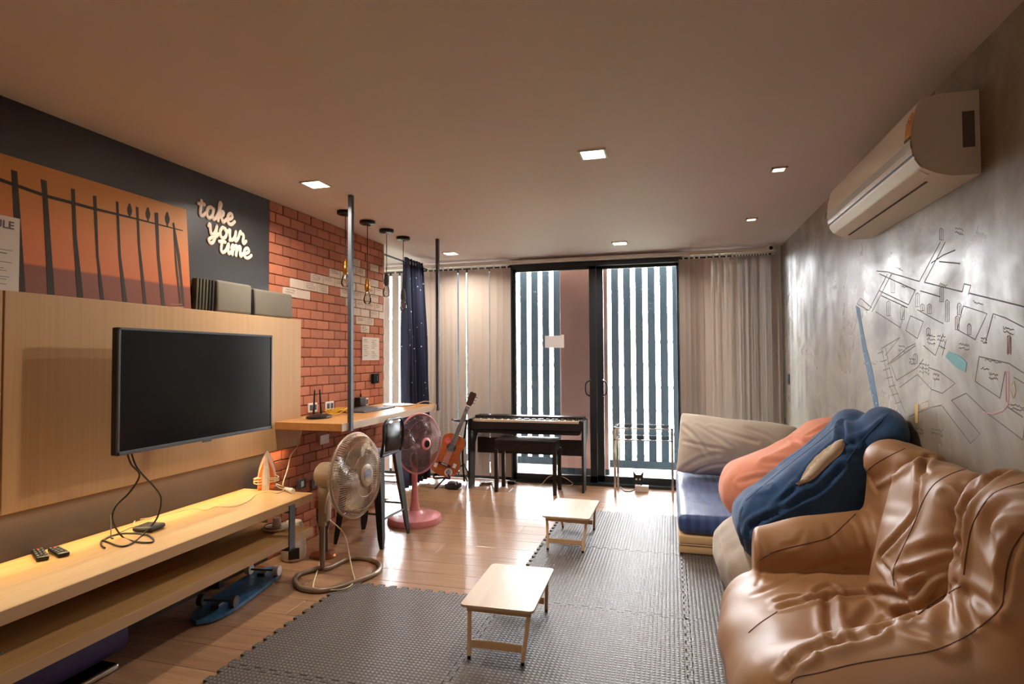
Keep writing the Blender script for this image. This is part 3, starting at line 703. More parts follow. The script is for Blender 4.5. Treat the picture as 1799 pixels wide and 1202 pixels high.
# on top of the panel: canvas, notice, seat cushions
zt = 1.6655
t = thing('canvas_print', 'orange sunset canvas with dark posts and perched birds leaning on the wall', 'picture', (-2.64, 2.1, zt))
lean = Matrix.Translation((-2.628, 1.40, zt)) @ Matrix.Rotation(math.radians(-4.2), 4, 'Y')
cv = B(); cv.mm((-.018, 0, 0), (0, 1.27, .578), .002, lean); co = cv.out('canvas', 'sunset', t)
def cpt(x, y): 
    p = PX(x, y, -2.645); return p.y, p.z
prn = B()
inv = lean.inverted()
def canv(px, py):
    # meet the leaning canvas face
    n = lean.to_3x3() @ Vector((1, 0, 0)); o = lean.translation; d = ray(px, py)
    p = CAM+d*((o-CAM).dot(n)/d.dot(n)); q = inv @ p; return q.y, q.z
fl = lean @ frame((0, 1, 0), (0, 0, 1), (1, 0, 0))
K = .33284
for pts in ([(58, 445), (90, 455), (108, 700), (135, 1095), (105, 1095), (72, 700)], [(214, 495), (245, 505), (270, 850), (288, 1105), (252, 1105), (225, 600)], [(374, 545), (394, 548), (405, 800), (440, 1122), (408, 1118), (385, 800)], [(490, 582), (508, 585), (520, 900), (550, 1135), (530, 1133), (508, 900)], [(611, 612), (624, 615), (638, 900), (672, 1145), (648, 1142), (625, 900)], [(717, 640), (730, 645), (740, 850), (775, 1158), (757, 1156), (728, 850)], [(815, 672), (834, 672), (842, 900), (872, 1165), (853, 1163), (828, 900)], [(910, 728), (918, 722), (950, 900), (975, 1168), (965, 1168), (935, 900)], [(912, 730), (916, 730), (935, 950), (958, 1165), (948, 1165), (925, 950)]):
    B().prism([canv(x*K, 150+y*K) for x, y in pts], fl, .0005, .0012).out('printed_post', 'ink', co)
r1 = [canv(x*K, 150+y*K) for x, y in [(0, 512), (240, 575), (500, 645), (700, 695), (965, 765)]]; r2 = [canv(x*K, 150+y*K) for x, y in [(965, 770), (700, 705), (500, 660), (240, 592), (0, 532)]]
r1[0] = (.02, r1[0][1]+.05); r2[-1] = (.02, r2[-1][1]+.05)
B().prism(r1+r2, fl, .0005, .001).out('printed_rail', 'ink', co)
for x, y in ((683, 660), (780, 680), (882, 705)):
    B().prism([canv((x+a)*K, 150+(y+b_)*K) for a, b_ in ((-4, -36), (4, -36), (8, -20), (14, 0), (10, 22), (4, 30), (6, 40), (-4, 40), (-3, 28), (-10, 15), (-12, -8), (-8, -22))], fl, .0005, .001).out('printed_bird', 'ink', co)
tx = B()
for yy, x0, x1 in ((1155, 895, 960), (1170, 905, 968)):
    pts = [fl @ Vector((*canv((x0+(x1-x0)*i/24)*K, 150+(yy+4*(i % 2))*K), .001)) for i in range(25)]; tx.tube(pts, .0014, 4)
tx.out('printed_caption', 'letter', co)
t = thing('schedule_sheet', 'white printed schedule sheet standing in front of the canvas at the left edge', 'sign', (-2.612, 1.66, zt))
B().mm((-2.613, 1.46, zt), (-2.610, 1.757, zt+.305)).out('sheet', 'paper', t)
cu = bpy.data.curves.new('heading', 'FONT'); cu.body = 'SCHEDULE'; cu.size = .044; cu.offset = .0012; cu.extrude = .0004; cu.align_x = 'RIGHT'; cu.space_character = 1.02
to = bpy.data.objects.new('heading_curve', cu); C.objects.link(to); bpy.context.view_layer.update()
me = bpy.data.meshes.new_from_object(to.evaluated_get(bpy.context.evaluated_depsgraph_get())); bpy.data.objects.remove(to)
me.transform(frame((0, 1, 0), (0, 0, 1), (1, 0, 0), (-2.6095, 1.735, zt+.255))); me.transform(WM[t].inverted()); me.materials.append(M['inkgrey']); link('heading', me, t)
tl = B()
for k, (zz, L) in enumerate(((.215, .16), (.2, .15), (.165, .22), (.15, .2), (.14, .17), (.115, .22), (.09, .19), (.08, .2), (.055, .21), (.045, .2), (.025, .2))):
    tl.mm((-2.6099, 1.49, zt+zz), (-2.6094, 1.50+L*1.05, zt+zz+(.004 if k in (3, 4) else .0022)))
tl.out('text_lines', 'inkgrey', t)
def cushion(w, h, t, m, name, ma, parent, nu=28, nv=22, p=3.2, seed=0, wr=.006, pinch=.06, sc=9):
    b = B(); g = {}
    for s in (-1, 1):
        for i in range(nu+1):
            for k in range(nv+1):
                u, v = -1+2*i/nu, -1+2*k/nv
                e = max(0, (1-abs(u)**p))*max(0, (1-abs(v)**p)); th = t/2*e**.42
                edge = i in (0, nu) or k in (0, nv)
                if edge and s == 1: g[(1, i, k)] = g[(-1, i, k)]; continue
                x = u*w/2*(1-pinch*(1-abs(v)**2)*abs(u)**3); y = v*h/2*(1-pinch*(1-abs(u)**2)*abs(v)**3)
                nz = noise.noise((x*sc+seed*7, y*sc*.5, s*3.1))+.5*noise.noise((x*sc*2.3+seed*3, y*sc*1.1, s*5.))
                th += wr*nz*(e**.3)
                g[(s, i, k)] = b.bm.verts.new(m @ Vector((x, y, s*th)))
        for i in range(nu):
            for k in range(nv):
                q = [g[(s, i, k)], g[(s, i+1, k)], g[(s, i+1, k+1)], g[(s, i, k+1)]]
                b.face(q if s > 0 else q[::-1])
    return b.out(name, ma, parent, True, 180, fix=False)
# folded seat cushions standing on the panel
t = thing('seat_cushion', 'grey folded seat cushion standing on the panel beside the canvas', 'cushion', (-2.65, 3.0, zt), 'grey seat cushions on the wood panel')
yz = lambda yc, zc, x, tilt=0: frame((0, 1, 0), (0, 0, 1), (1, 0, 0), (x, yc, zc)) @ Matrix.Rotation(math.radians(tilt), 4, 'Z')
B().box((0, 0, 0), (.30, .195, .045), .018, yz(3.005, zt+.098, -2.643), seg=4).out('cover', 'greycush', t, True)
B().box((0, 0, -.001), (.27, .165, .038), .015, yz(3.005, zt+.098, -2.643), seg=3).out('lining', 'darkstripe', t, True)
t = thing('seat_cushion', 'grey folded seat cushion standing at the far end of the panel', 'cushion', (-2.65, 3.38, zt), 'grey seat cushions on the wood panel')
B().box((0, 0, 0), (.40, .18, .045), .02, yz(3.375, zt+.09, -2.643), seg=4).out('cover', 'greycush', t, True)
B().tube([(-2.62, 3.172, zt+.005), (-2.62, 3.17, zt+.08), (-2.625, 3.165, zt+.17)], .006).out('piping', 'darkstripe', t, True)
for i in range(6):
    t2 = tag(B().box((0, 0, 0), (.017, .185, .04), .007, yz(2.705+i*.024, zt+.094, -2.64, -3), seg=2).out('folded_pad', 'olive' if i < 4 else 'darkstripe', None, True), ['first olive pad right beside the canvas', 'second olive pad from the canvas', 'third olive pad from the canvas', 'fourth olive pad from the canvas', 'dark lined pad fifth from the canvas', 'dark lined pad touching the grey cushion'][i], 'pad', 'thin folded pads on the wood panel')

# wall lettering -----------------------------------------------------
GL = {'t': ([[(.30, 1.25), (.26, .7), (.24, .25), (.34, .02), (.55, .12), (.72, .35)], [(.02, .95), (.30, 1.0), (.58, 1.02)]], .72),
 'a': ([[(.72, .82), (.5, .98), (.22, .8), (.12, .4), (.25, .05), (.5, .1), (.7, .45), (.76, .9)], [(.76, .9), (.70, .4), (.74, .08), (.9, .06), (1.1, .35)]], 1.1),
 'k': ([[(.0, .35), (.25, 1.0), (.38, 1.5), (.28, 1.62), (.2, 1.3), (.18, .6), (.16, .02)], [(.18, .5), (.45, .9), (.65, .85), (.58, .6), (.24, .48), (.5, .3), (.66, .03), (.95, .3)]], .95),
 'e': ([[(.0, .35), (.35, .45), (.62, .7), (.5, .97), (.25, .85), (.14, .45), (.28, .06), (.6, .06), (.9, .38)]], .85),
 'y': ([[(.02, .75), (.14, .95), (.2, .5), (.32, .1), (.55, .2), (.72, .6), (.78, .95)], [(.78, .95), (.72, .2), (.55, -.5), (.28, -.7), (.12, -.45), (.35, -.2), (.75, .0), (1.0, .3)]], 1.0),
 'o': ([[(.6, .9), (.32, .95), (.12, .55), (.22, .1), (.52, .05), (.72, .4), (.66, .8), (.48, .92), (.65, .75), (.95, .8)]], .9),
 'u': ([[(.0, .7), (.14, .95), (.16, .4), (.3, .04), (.52, .15), (.7, .55), (.74, .95)], [(.74, .95), (.7, .35), (.78, .05), (1.0, .35)]], 1.0),
 'r': ([[(.02, .4), (.2, 1.05), (.3, .88), (.5, .85), (.56, .6), (.5, .2), (.62, .03), (.85, .3)]], .8),
 'i': ([[(.0, .4), (.18, .95), (.16, .35), (.26, .03), (.5, .35)], [(.26, 1.3), (.27, 1.36)]], .45),
 'm': ([[(.0, .6), (.14, .95), (.16, .5), (.13, .02)], [(.16, .4), (.35, .9), (.5, .9), (.5, .4), (.48, .02)], [(.51, .4), (.7, .9), (.86, .9), (.86, .35), (.94, .04), (1.15, .35)]], 1.1)}
def lettering(word, y0, z0, y1, xh, t):
    wd_ = sum(GL[c][1] for c in word); sx = (y1-y0)/wd_; b = B(); x = 0
    for ch in word:
        for st in GL[ch][0]:
            pts = [Vector((XL+.006, y0+(x+px)*sx+.10*xh*py*.6, z0+py*xh)) for px, py in st]
            b.tube(spline(pts, 6), xh*.165, 8, flat=1.0)
            b.sph(pts[0], xh*.165, 8); b.sph(pts[-1], xh*.165, 8)
        x += GL[ch][1]
    for v in b.bm.verts: v.co.x = XL+.001+max(0, (v.co.x-XL-.006)*.35+.004)
    return b.out(word and 'word', 'letter', t, True)
t = thing('wall_lettering', 'cream script lettering reading take your time on the charcoal wall', 'lettering', (XL, 3.0, 2.2))
lettering('take', 2.765, 2.235, 3.06, .072, t); lettering('your', 2.845, 2.135, 3.165, .070, t); lettering('time', 2.93, 2.045, 3.215, .068, t)

# ------------------------------------------------------------------ bar desk
ZD = .952
t = thing('wall_desk', 'blond wood bar desk hung from two grey steel poles along the brick wall', 'desk', (-2.4, 4.2, .9))
B().mm((XL+.014, 3.36, ZD-.05), (-2.09, 5.0, ZD), .0015).out('desk_top', 'deskwood', t)
B().mm((-2.09, 3.358, ZD-.05), (-2.085, 5.0, ZD-.0005)).out('edge_band', 'birch', t)
for yy in (3.452, 4.955): B().mm((-2.093, yy-.016, ZD-.055), (-2.067, yy+.016, ZC-.002)).out('steel_pole', 'steel', t)
# router with two aerials
t = thing('wifi_router', 'black router with two upright aerials on the desk', 'router', (-2.50, 3.70, ZD))
B().lathe([(.09, 0), (.1, .006), (.098, .016), (.07, .026), (0, .028)], (-2.46, 3.66, ZD), sx=1.1, sy=.8).out('casing', 'blackplastic', t, True)
for dx, dy, ln in ((-.10, .02, .02), (-.085, .10, -.012)): B().tube([(-2.46+dx*.6, 3.66+dy, ZD+.015), (-2.46+dx*.6-.005, 3.66+dy+ln, ZD+.2)], lambda q: .008-.003*q).out('aerial', 'blackplastic', t, True)
yc = B()
c0 = Vector((-2.48, 3.95, ZD+.006)); pts = []
for k in range(90):
    a = k*.42; rr = .085+.02*math.sin(k*.31)
    pts.append(c0+Vector((rr*.75*math.cos(a), rr*1.35*math.sin(a)*(1+.2*math.sin(k)), .004+.034*(.5+.5*math.sin(k*1.3)))))
tag(B().tube(pts, .0034, 6).out('network_cable', 'yellow', None, True), 'tangled coil of yellow network cable behind the router', 'cable')
cable('yellow_riser', [(-2.42, 4.02, ZD+.006), (-2.42, 4.04, ZD+.03), (-2.44, 4.03, ZD+.085)], .0045, 'yellow', 'short yellow cable end standing up beside the coil')
t = thing('desk_pad', 'dark rounded pad lying on the desk behind the pole', 'pad', (-2.47, 4.3, ZD))
B().box((-2.47, 4.32, ZD+.005), (.30, .52, .008), .003).out('pad', 'blackmat', t); B().box((-2.47, 4.32, ZD+.0105), (.26, .46, .002)).out('sheet', 'darkgrey', t)
t = thing('round_tray', 'thin white round tray lying near the far end of the desk', 'tray', (-2.42, 4.72, ZD))
B().lathe([(.12, 0), (.135, .003), (.14, .009), (.132, .008), (.11, .004), (0, .004)], (-2.40, 4.80, ZD), n=36).out('tray', 'white', t, True)
cable('desk_cable', [PX(745, 712, -2.3), (-2.26, 4.88, ZD+.005), (-2.2, 4.9, ZD+.03), (-2.16, 4.93, ZD+.028), (-2.12, 4.95, ZD+.006), (-2.09, 4.93, ZD+.005), (-2.077, 4.90, ZD-.02), (-2.08, 4.88, ZD-.06)], .004, 'cream_cable', 'cream cable drooping over the far end of the desk')
t = thing('wall_adapter', 'black cube adapter plugged in above the desk', 'adapter', (-2.65, 4.57, .98))
B().mm((XL+.016, 4.50, .962), (XL+.075, 4.60, 1.04), .006).out('cube', 'blackplastic', t); B().cyl((XL+.05, 4.55, 1.04), (XL+.05, 4.55, 1.07), .008).out('strain_relief', 'blackplastic', t)
def outlet(px, py, label, w=.115, h=.07, ma='white', X=XL+.009, n=2):
    p = PX(px, py, XL); t = thing('wall_socket', label, 'socket', (X, p.y, p.z), 'wall sockets on the brick wall')
    B().mm((X, p.y-w/2, p.z-h/2), (X+.012, p.y+w/2, p.z+h/2), .004).out('plate', ma, t)
    for i in range(n): B().box((X+.013, p.y-w*.22+w*.44*i if n > 1 else p.y, p.z), (.004, w*.3, h*.6), .001).out('socket_insert', 'darkgrey' if ma == 'white' else 'white', t)
outlet(546, 716, 'white double socket behind the router'); outlet(576, 713, 'white double socket behind the yellow coil'); outlet(640, 706, 'white socket beside the black adapter', .08)
outlet(567, 772, 'blank pale plate just under the desk', .12, .075, 'white', n=0); outlet(527, 850, 'grey socket low on the brick nearest the bench end', .1, .07, 'steel', n=1); outlet(551, 848, 'grey socket low on the brick behind the beige fan', .1, .07, 'steel', n=1)
p = PX(655, 665, XL); t = thing('key_switch', 'grey key switch box on the brick below the notice', 'switch', (XL+.012, p.y, p.z))
B().mm((XL+.009, p.y-.05, p.z-.045), (XL+.04, p.y+.05, p.z+.045), .004).out('plate', 'louvre', t); B().box((XL+.042, p.y, p.z), (.006, .018, .04), .002).out('key_slot', 'blackplastic', t)
a, b_ = PX(634, 592, XL), PX(664, 633, XL); t = thing('wall_notice', 'white handwritten notice taped to the brick wall', 'notice', (XL+.012, (a.y+b_.y)/2, b_.z))
B().mm((XL+.0125, a.y, b_.z), (XL+.0135, b_.y, a.z)).out('sheet', 'paper', t)
tl = B()
for i in range(10):
    for k in (0, 1):
        if (i*3+k*5) % 7 != 6:
            y0 = a.y+.03+k*.14; y1 = y0+.05+.06*((i*7+k*3) % 5)/5; pts = [(XL+.014, y0+(y1-y0)*q/10, a.z-.025-i*.018+(.002 if q % 2 else -.002)) for q in range(11)]
            tl.tube(pts, .001, 4)
tl.out('handwriting', 'inkgrey', t)

# pendant lamps
PBZ = [(599, 369, (604, 505)), (641, 386, (641, 535)), (673, 401, (676, 523)), (703, 414, (702, 548))]
names = ['pendant bulb nearest the viewer, half behind the steel pole', 'second pendant bulb, hanging just right of the steel pole', 'third pendant bulb, at the end of the brick wall', 'fourth pendant bulb, in front of the starry curtain']
root = None
for i, (cx_, cy_, (bx, by)) in enumerate(PBZ):
    p = PZ(cx_, cy_+3, ZC); zb = PY(bx, by, p.y).z; p.x = -2.35
    t = thing('pendant_lamp', 'unlit '+names[i], 'pendant lamp', (p.x, p.y, ZC), 'bare bulb pendants over the desk')
    B().lathe([(.062, 0), (.062, -.022), (.055, -.027), (0, -.027)], p, n=30).out('ceiling_rose', 'blackmetal', t, True)
    for e in (-1, 1): B().cyl((p.x, p.y+e*.03, ZC-.026), (p.x, p.y+e*.03, ZC-.036), .004).out('screw', 'blackmetal', t)
    B().tube([(p.x, p.y, ZC-.025), (p.x, p.y, zb+.20)], .0032, 6).out('cord', 'cable', t)
    ma = 'brass' if i < 2 else 'steel'
    B().lathe([(.006, .215), (.012, .20), (.018, .19), (.018, .165), (.022, .16), (.022, .118), (.017, .112), (.016, .10)], (p.x, p.y, zb), n=20).out('socket', ma, t, True)
    bo = B().lathe([(.014, .115), (.016, .10), (.026, .065), (.032, .040), (.030, .02), (.018, .004), (0, 0)], (p.x, p.y, zb), n=20).out('bulb', 'bulbglass', t, True)
    fil = B(); [fil.tube([(p.x+.006*e, p.y, zb+.09), (p.x+.011*e, p.y, zb+.03)], .001, 4) for e in (-1, 1)]; fil.out('filament', 'brass', bo)

# bar stool
t = thing('bar_stool', 'black metal bar stool with a low back standing at the desk', 'stool', (-2.22, 4.0, 0))
ft = [(-2.03, 3.80), (-2.015, 4.205), (-2.42, 4.21), (-2.43, 3.82)]; tpz = .655; cen = Vector((-2.22, 4.01, 0))
for x, y in ft:
    f0 = Vector((x, y, 0)); f1 = cen+(f0-cen)*.66; f1.z = tpz
    d = (f1-f0).normalized(); out_ = Vector((x-cen.x, y-cen.y, 0)).normalized(); sd = out_.cross(Vector((0, 0, 1)))
    b = B(); secs = []
    for q, w in ((0, .020), (.1, .034), (.6, .052), (1, .06)):
        c = f0.lerp(f1, q); secs.append(b._v([c+sd*w*.8+out_*.0-out_*w*.5, c+out_*w*.45, c-sd*w*.8-out_*w*.5]))
    for s0, s1 in zip(secs, secs[1:]):
        for k in range(3): b.face([s0[k], s0[(k+1) % 3], s1[(k+1) % 3], s1[k]])
    b.face(secs[0]); b.face(secs[-1]); b.out('leg', 'blackmetal', t)
for i in range(4):
    a = Vector((*ft[i], 0)); b_ = Vector((*ft[(i+1) % 4], 0)); zz = .24 if i % 2 else .2
    f = lambda q: Vector((cen.x+(q.x-cen.x)*(1-.34*zz/tpz), cen.y+(q.y-cen.y)*(1-.34*zz/tpz), zz))
    B().tube([f(a), f(b_)], .008).out('footrest', 'blackmetal', t)
B().box((cen.x, cen.y, tpz), (.31, .31, .03), .02, seg=3).out('seat', 'steel', t, True)
bk = [(-2.07, 3.86, tpz), (-2.045, 3.85, tpz+.12), (-2.05, 3.88, tpz+.245), (-2.04, 4.02, tpz+.265), (-2.05, 4.15, tpz+.245), (-2.045, 4.17, tpz+.12), (-2.07, 4.16, tpz)]
B().tube(spline(bk, 6), .011).out('back_frame', 'blackmetal', t, True)
bb = B(); g = []
for i in range(9):
    yy = 3.89+i*.0325; xx = -2.045-.02*(1-((yy-4.02)/.13)**2)*-1-.012; g.append([bb.bm.verts.new((xx, yy, zz)) for zz in (tpz+.03, tpz+.24)])
for a, b_ in zip(g, g[1:]): bb.face([a[0], b_[0], b_[1], a[1]])
ob = bb.out('back_panel', 'blackmetal', t, True); md = ob.modifiers.new('thickness', 'SOLIDIFY'); md.thickness = .003

# ------------------------------------------------------------------ pedestal fans
def fan(t, hub, nrm, R, rim, wire, blade, cap, capm, dep=.075, hubr=.07, nw=100, mot='taupe', ml=.13, mr=.062):
    n = Vector(nrm).normalized(); u, v, _ = axisframe(n); hub = Vector(hub)       # hub: centre of the rim plane
    cir = lambda r, o: [hub+n*o+(u*math.cos(a)+v*math.sin(a))*r for a in [2*math.pi*k/48 for k in range(48)]]
    B().tube(cir(R, 0), .0085, 8, True).out('rim_ring', rim, t, True)
    for nm, sg in (('front_grille', 1), ('rear_grille', -1)):
        g = B()
        for k in range(nw):
            a = 2*math.pi*k/nw; dv = u*math.cos(a)+v*math.sin(a); a2 = a+.25*sg; dv2 = u*math.cos(a2)+v*math.sin(a2)
            g.tube([hub+dv*R, hub+dv*R*.93+n*sg*dep*.5, hub+(dv*.5+dv2*.5)*R*.62+n*sg*dep*.92, hub+dv2*hubr*.9+n*sg*dep], .0015, 4)
        for r, o in ((R*.8, .68), (R*.5, .95)): g.tube(cir(r, sg*dep*o), .0014, 4, True)
        g.out(nm, wire, t)
    c = B().lathe([(hubr, 0), (hubr, .008), (hubr*.8, .014), (0, .015)], hub+n*dep, n, 28).out('front_cap', capm, t, True)
    B().lathe([(hubr*.62, 0), (hubr*.6, .004), (0, .005)], hub+n*(dep+.013), n, 24).out('badge', cap, c, True)
    bl = hub-n*.01
    B().lathe([(.04, -.03), (.042, .02), (.03, .035), (0, .04)], bl, n, 20).out('blade_hub', blade, t, True)
    for k in range(3):
        a0 = 2*math.pi*k/3+.5; b = B(); rows = []
        for i in range(9):
            q = i/8; r = .04+(R*.84-.04)*q; wdt = (.24+.55*math.sin(math.pi*min(1, q*.75+.12)))*(1 if q < .9 else .8); row = []
            for j2 in range(7):
                s = j2/6-.5; a = a0+s*wdt*1.5+.25*q; row.append(b.bm.verts.new(bl+(u*math.cos(a)+v*math.sin(a))*r+n*(.045*s)))
            rows.append(row)
        for r0, r1 in zip(rows, rows[1:]):
            for j2 in range(6): b.face([r0[j2], r0[j2+1], r1[j2+1], r1[j2]])
        b.out('blade', blade, t, True)
    B().lathe([(mr*.75, -ml), (mr*.95, -ml*.9), (mr, -ml*.5), (mr*.95, 0), (0, 0)], hub-n*(dep+.0), n, 28).out('motor_housing', mot, t, True)
    return n
h1 = Vector((-1.955, 3.31, .635))
t = thing('pedestal_fan', 'beige pedestal fan with a tube loop base in front of the bench end', 'fan', (-2.1, 3.35, 0), 'pedestal fans by the desk')
n = fan(t, h1, (.985, -.05, .05), .265, 'taupe', 'wire', 'blade', 'chrome', 'taupe', ml=.20, mr=.085)
pp = Vector((-2.19, 3.30, 0))
B().tube(spline([pp+Vector((0, 0, .60)), pp+Vector((0, 0, .45)), pp+Vector((0, 0, .3))], 3), .026, 12).out('neck', 'taupe', t, True)
B().box((pp.x+.02, pp.y, .44), (.06, .06, .22), .012).out('control_box', 'taupe', t, True)
B().tube([pp+Vector((0, 0, .34)), pp+Vector((0, 0, .05))], .017, 12).out('pole', 'taupemetal', t, True)
fz = lambda x, y: PZ(x, y, .016)
loop = [pp+Vector((0, 0, .07)), pp+Vector((0, .01, .03)), pp+Vector((.02, .04, .017)), fz(612, 982), fz(640, 981), fz(662, 988), fz(668, 998), fz(655, 1010), fz(620, 1024), fz(590, 1033), fz(560, 1038), fz(530, 1034), fz(518, 1022), fz(524, 1010), fz(545, 1003), fz(565, 997)]
B().tube(spline(loop, 6), .0155, 10).out('base_loop', 'taupemetal', t, True)
cable('fan_cord', [(-2.20, 3.3, .70), (-2.10, 3.25, .6), (-2.12, 3.22, .42), fz(585, 945)+Vector((.03, -.1, .12)), fz(563, 985), fz(551, 1025), fz(556, 1034), fz(600, 1036), fz(622, 1022), fz(618, 1000), fz(605, 965)+Vector((0, 0, .1)), (-2.10, 3.24, .36)], .0042, 'cream_cable', 'beige cord of the beige fan looping inside its base', parent=t)
t = thing('pedestal_fan', 'pink pedestal fan with a dark round head behind the bar stool', 'fan', (-2.1, 4.5, 0), 'pedestal fans by the desk')
fan(t, (-2.03, 4.44, .672), (.93, -.36, .03), .245, 'pink', 'wirepink', 'bladedark', 'bladedark', 'pink', hubr=.05, mot='pink', ml=.12)
B().lathe([(.225, 0), (.23, .012), (.22, .05), (.17, .066), (.09, .075), (.045, .10), (.032, .16), (.024, .3), (.022, .56), (0, .57)], (-2.11, 4.52, 0), n=36).out('base_and_pole', 'pink', t, True)
B().box((-2.105, 4.50, .52), (.06, .06, .12), .015).out('control_box', 'pink', t, True)

# ------------------------------------------------------------------ starry curtain on its rod
t = thing('star_curtain', 'navy curtain printed with white stars bunched on its rod by the blinds', 'curtain', (-2.69, 5.85, 0))
B().cyl((-2.70, 5.076, 2.40), (-2.70, 6.12, 2.40), .010, n=12).out('curtain_rod', 'steel', t, True)
cb = B(); nu, nv = 96, 26; g = []
for k in range(nv+1):
    q = k/nv; z = 2.45-q*2.42; y0 = 5.53-.02*q; y1 = 5.98+.10*min(1, q*1.6); row = []
    for i in range(nu+1):
        s = i/nu; am = (.028+.03*min(1, q*3))*(1 if q > .02 else .7)
        row.append(cb.bm.verts.new((-2.70+am*math.sin(s*2*math.pi*6.5+.4*math.sin(q*5))+.012*noise.noise((s*9, q*4, 0)), y0+(y1-y0)*s+.012*math.sin(s*30+q*3), z)))
    g.append(row)
for r0, r1 in zip(g, g[1:]):
    for i in range(nu): cb.face([r0[i], r0[i+1], r1[i+1], r1[i]])
o = cb.out('curtain_cloth', 'starry', t, True); md = o.modifiers.new('thickness', 'SOLIDIFY'); md.thickness = .002
for i in range(7):
    s = (i+.5)/6.5*.97; yy = 5.53+.45*s
    B().tube([(-2.70+.024*math.cos(a), yy, 2.40+.024*math.sin(a)) for a in [2*math.pi*k/16 for k in range(16)]], .004, 6, True).out('eyelet_ring', 'chrome', t, True)

# ------------------------------------------------------------------ guitar on a stand
gb = Vector((-2.37, 5.70, .14)); gh = Vector((-2.045, 5.86, 1.01)); ax = (gh-gb).normalized()
nn = Vector((.30, -.95, .25)); nn = (nn-ax*nn.dot(ax)).normalized(); sd = ax.cross(nn)
gm = frame(ax, sd, nn, gb)
t = thing('acoustic_guitar', 'orange-brown acoustic guitar with stickers leaning on a stand', 'guitar', gb)
prof = [(0, .0), (.012, .075), (.04, .125), (.085, .155), (.14, .163), (.19, .15), (.235, .122), (.27, .108), (.31, .110), (.35, .122), (.39, .124), (.425, .108), (.45, .07), (.458, .03)]
pr = spline([(x, y, 0) for x, y in prof], 3); poly = [(p.x, p.y) for p in pr]+[(p.x, -p.y) for p in pr[::-1][:-1]]
B().prism(poly, gm, -.085, -.004).out('body', 'darkwood', t); tp = B().prism(poly, gm, -.004, 0).out('soundboard', 'guitar', t)
B().lathe([(.043, 0), (.043, .0008), (0, .0008)], gm @ Vector((.315, 0, 0)), nn, 24).out('sound_hole', 'blackplastic', tp)
B().tube([gm @ Vector((.315+.049*math.cos(a), .049*math.sin(a), .0006)) for a in [2*math.pi*k/24 for k in range(24)]], .003, 4, True).out('rosette', 'darkwood', tp)
B().box((.125, 0, .004), (.026, .14, .008), .002, gm).out('bridge', 'darkwood', tp)
B().box((.125, 0, .009), (.005, .07, .006), 0, gm).out('saddle', 'white', tp)
B().mm((.36, -.022, .0), (.785, .022, .012), .001, gm).out('fretboard', 'darkwood', t); B().mm((.45, -.02, -.018), (.785, .02, 0), .006, gm).out('neck', 'guitar', t)
B().mm((.782, -.024, 0), (.792, .024, .014), .001, gm).out('nut', 'white', t)
B().prism([(.79, -.024), (.82, -.034), (.93, -.037), (.945, -.02), (.94, 0), (.945, .02), (.93, .037), (.82, .034), (.79, .024)], gm, -.012, .006).out('headstock', 'darkwood', t)
for e in (-1, 1):
    for k in range(3): B().box((.835+k*.035, e*.048, -.004), (.012, .02, .01), .002, gm).out('tuning_peg', 'chrome', t)
for k in range(6): B().tube([gm @ Vector((.125, -.03+k*.012, .012)), gm @ Vector((.787, -.018+k*.0072, .014))], .0006, 4).out('string', 'chrome', t)
disc = lambda x, y, r, ma, nm: B().lathe([(r, .0005), (r, .0012), (0, .0012)], gm @ Vector((x, y, 0)), nn, 24).out(nm, ma, tp)
disc(.37, -.065, .034, 'red', 'red_sticker'); disc(.372, -.065, .022, 'white', 'sticker_ring'); disc(.3725, -.065, .016, 'red', 'sticker_dot')
disc(.065, .07, .042, 'paperblue', 'round_sticker'); disc(.0655, .07, .028, 'inkgrey', 'sticker_print')
for y, x in ((-.085, .085), (.105, .15)): B().box((x, y, .001), (.045, .035, .001), 0, gm).out('paper_sticker', 'paper', tp)
t = thing('guitar_stand', 'black folding stand holding up the guitar', 'stand', (-2.28, 5.80, 0))
B().tube(spline([(-2.20, 5.98, .03), (-2.215, 5.97, .35), (-2.15, 5.93, .70)], 4), .011).out('upright', 'blackmetal', t, True)
for pts in ([(-2.20, 5.97, .22), (-2.12, 5.90, .12), (-2.08, 5.80, .0)], [(-2.20, 5.97, .22), (-2.36, 5.9, .1), (-2.42, 5.68, .0)], [(-2.20, 5.98, .1), (-2.20, 6.08, .01)]): B().tube(spline(pts, 4), .009).out('leg', 'blackmetal', t, True)
B().tube(spline([(-2.42, 5.66, .16), (-2.42, 5.67, .115), (-2.34, 5.74, .11), (-2.26, 5.70, .115), (-2.26, 5.66, .16)], 5), .009).out('cradle', 'blackmetal', t, True)
B().tube(spline([(-2.27, 5.80, .72), (-2.24, 5.88, .70), (-2.15, 5.93, .70), (-2.08, 5.92, .71), (-2.07, 5.85, .72)], 5), .010).out('yoke', 'blackmetal', t, True)
t = thing('foot_pedal', 'small black pedal on the floor below the guitar', 'pedal', (-2.24, 5.80, 0))
B().box((-2.24, 5.745, .03), (.15, .12, .05), .012).out('housing', 'blackplastic', t, True); B().box((-2.24, 5.735, .066), (.09, .08, .02), .006).out('treadle', 'steel', t); B().cyl((-2.19, 5.70, .05), (-2.19, 5.70, .08), .008).out('knob', 'chrome', t)

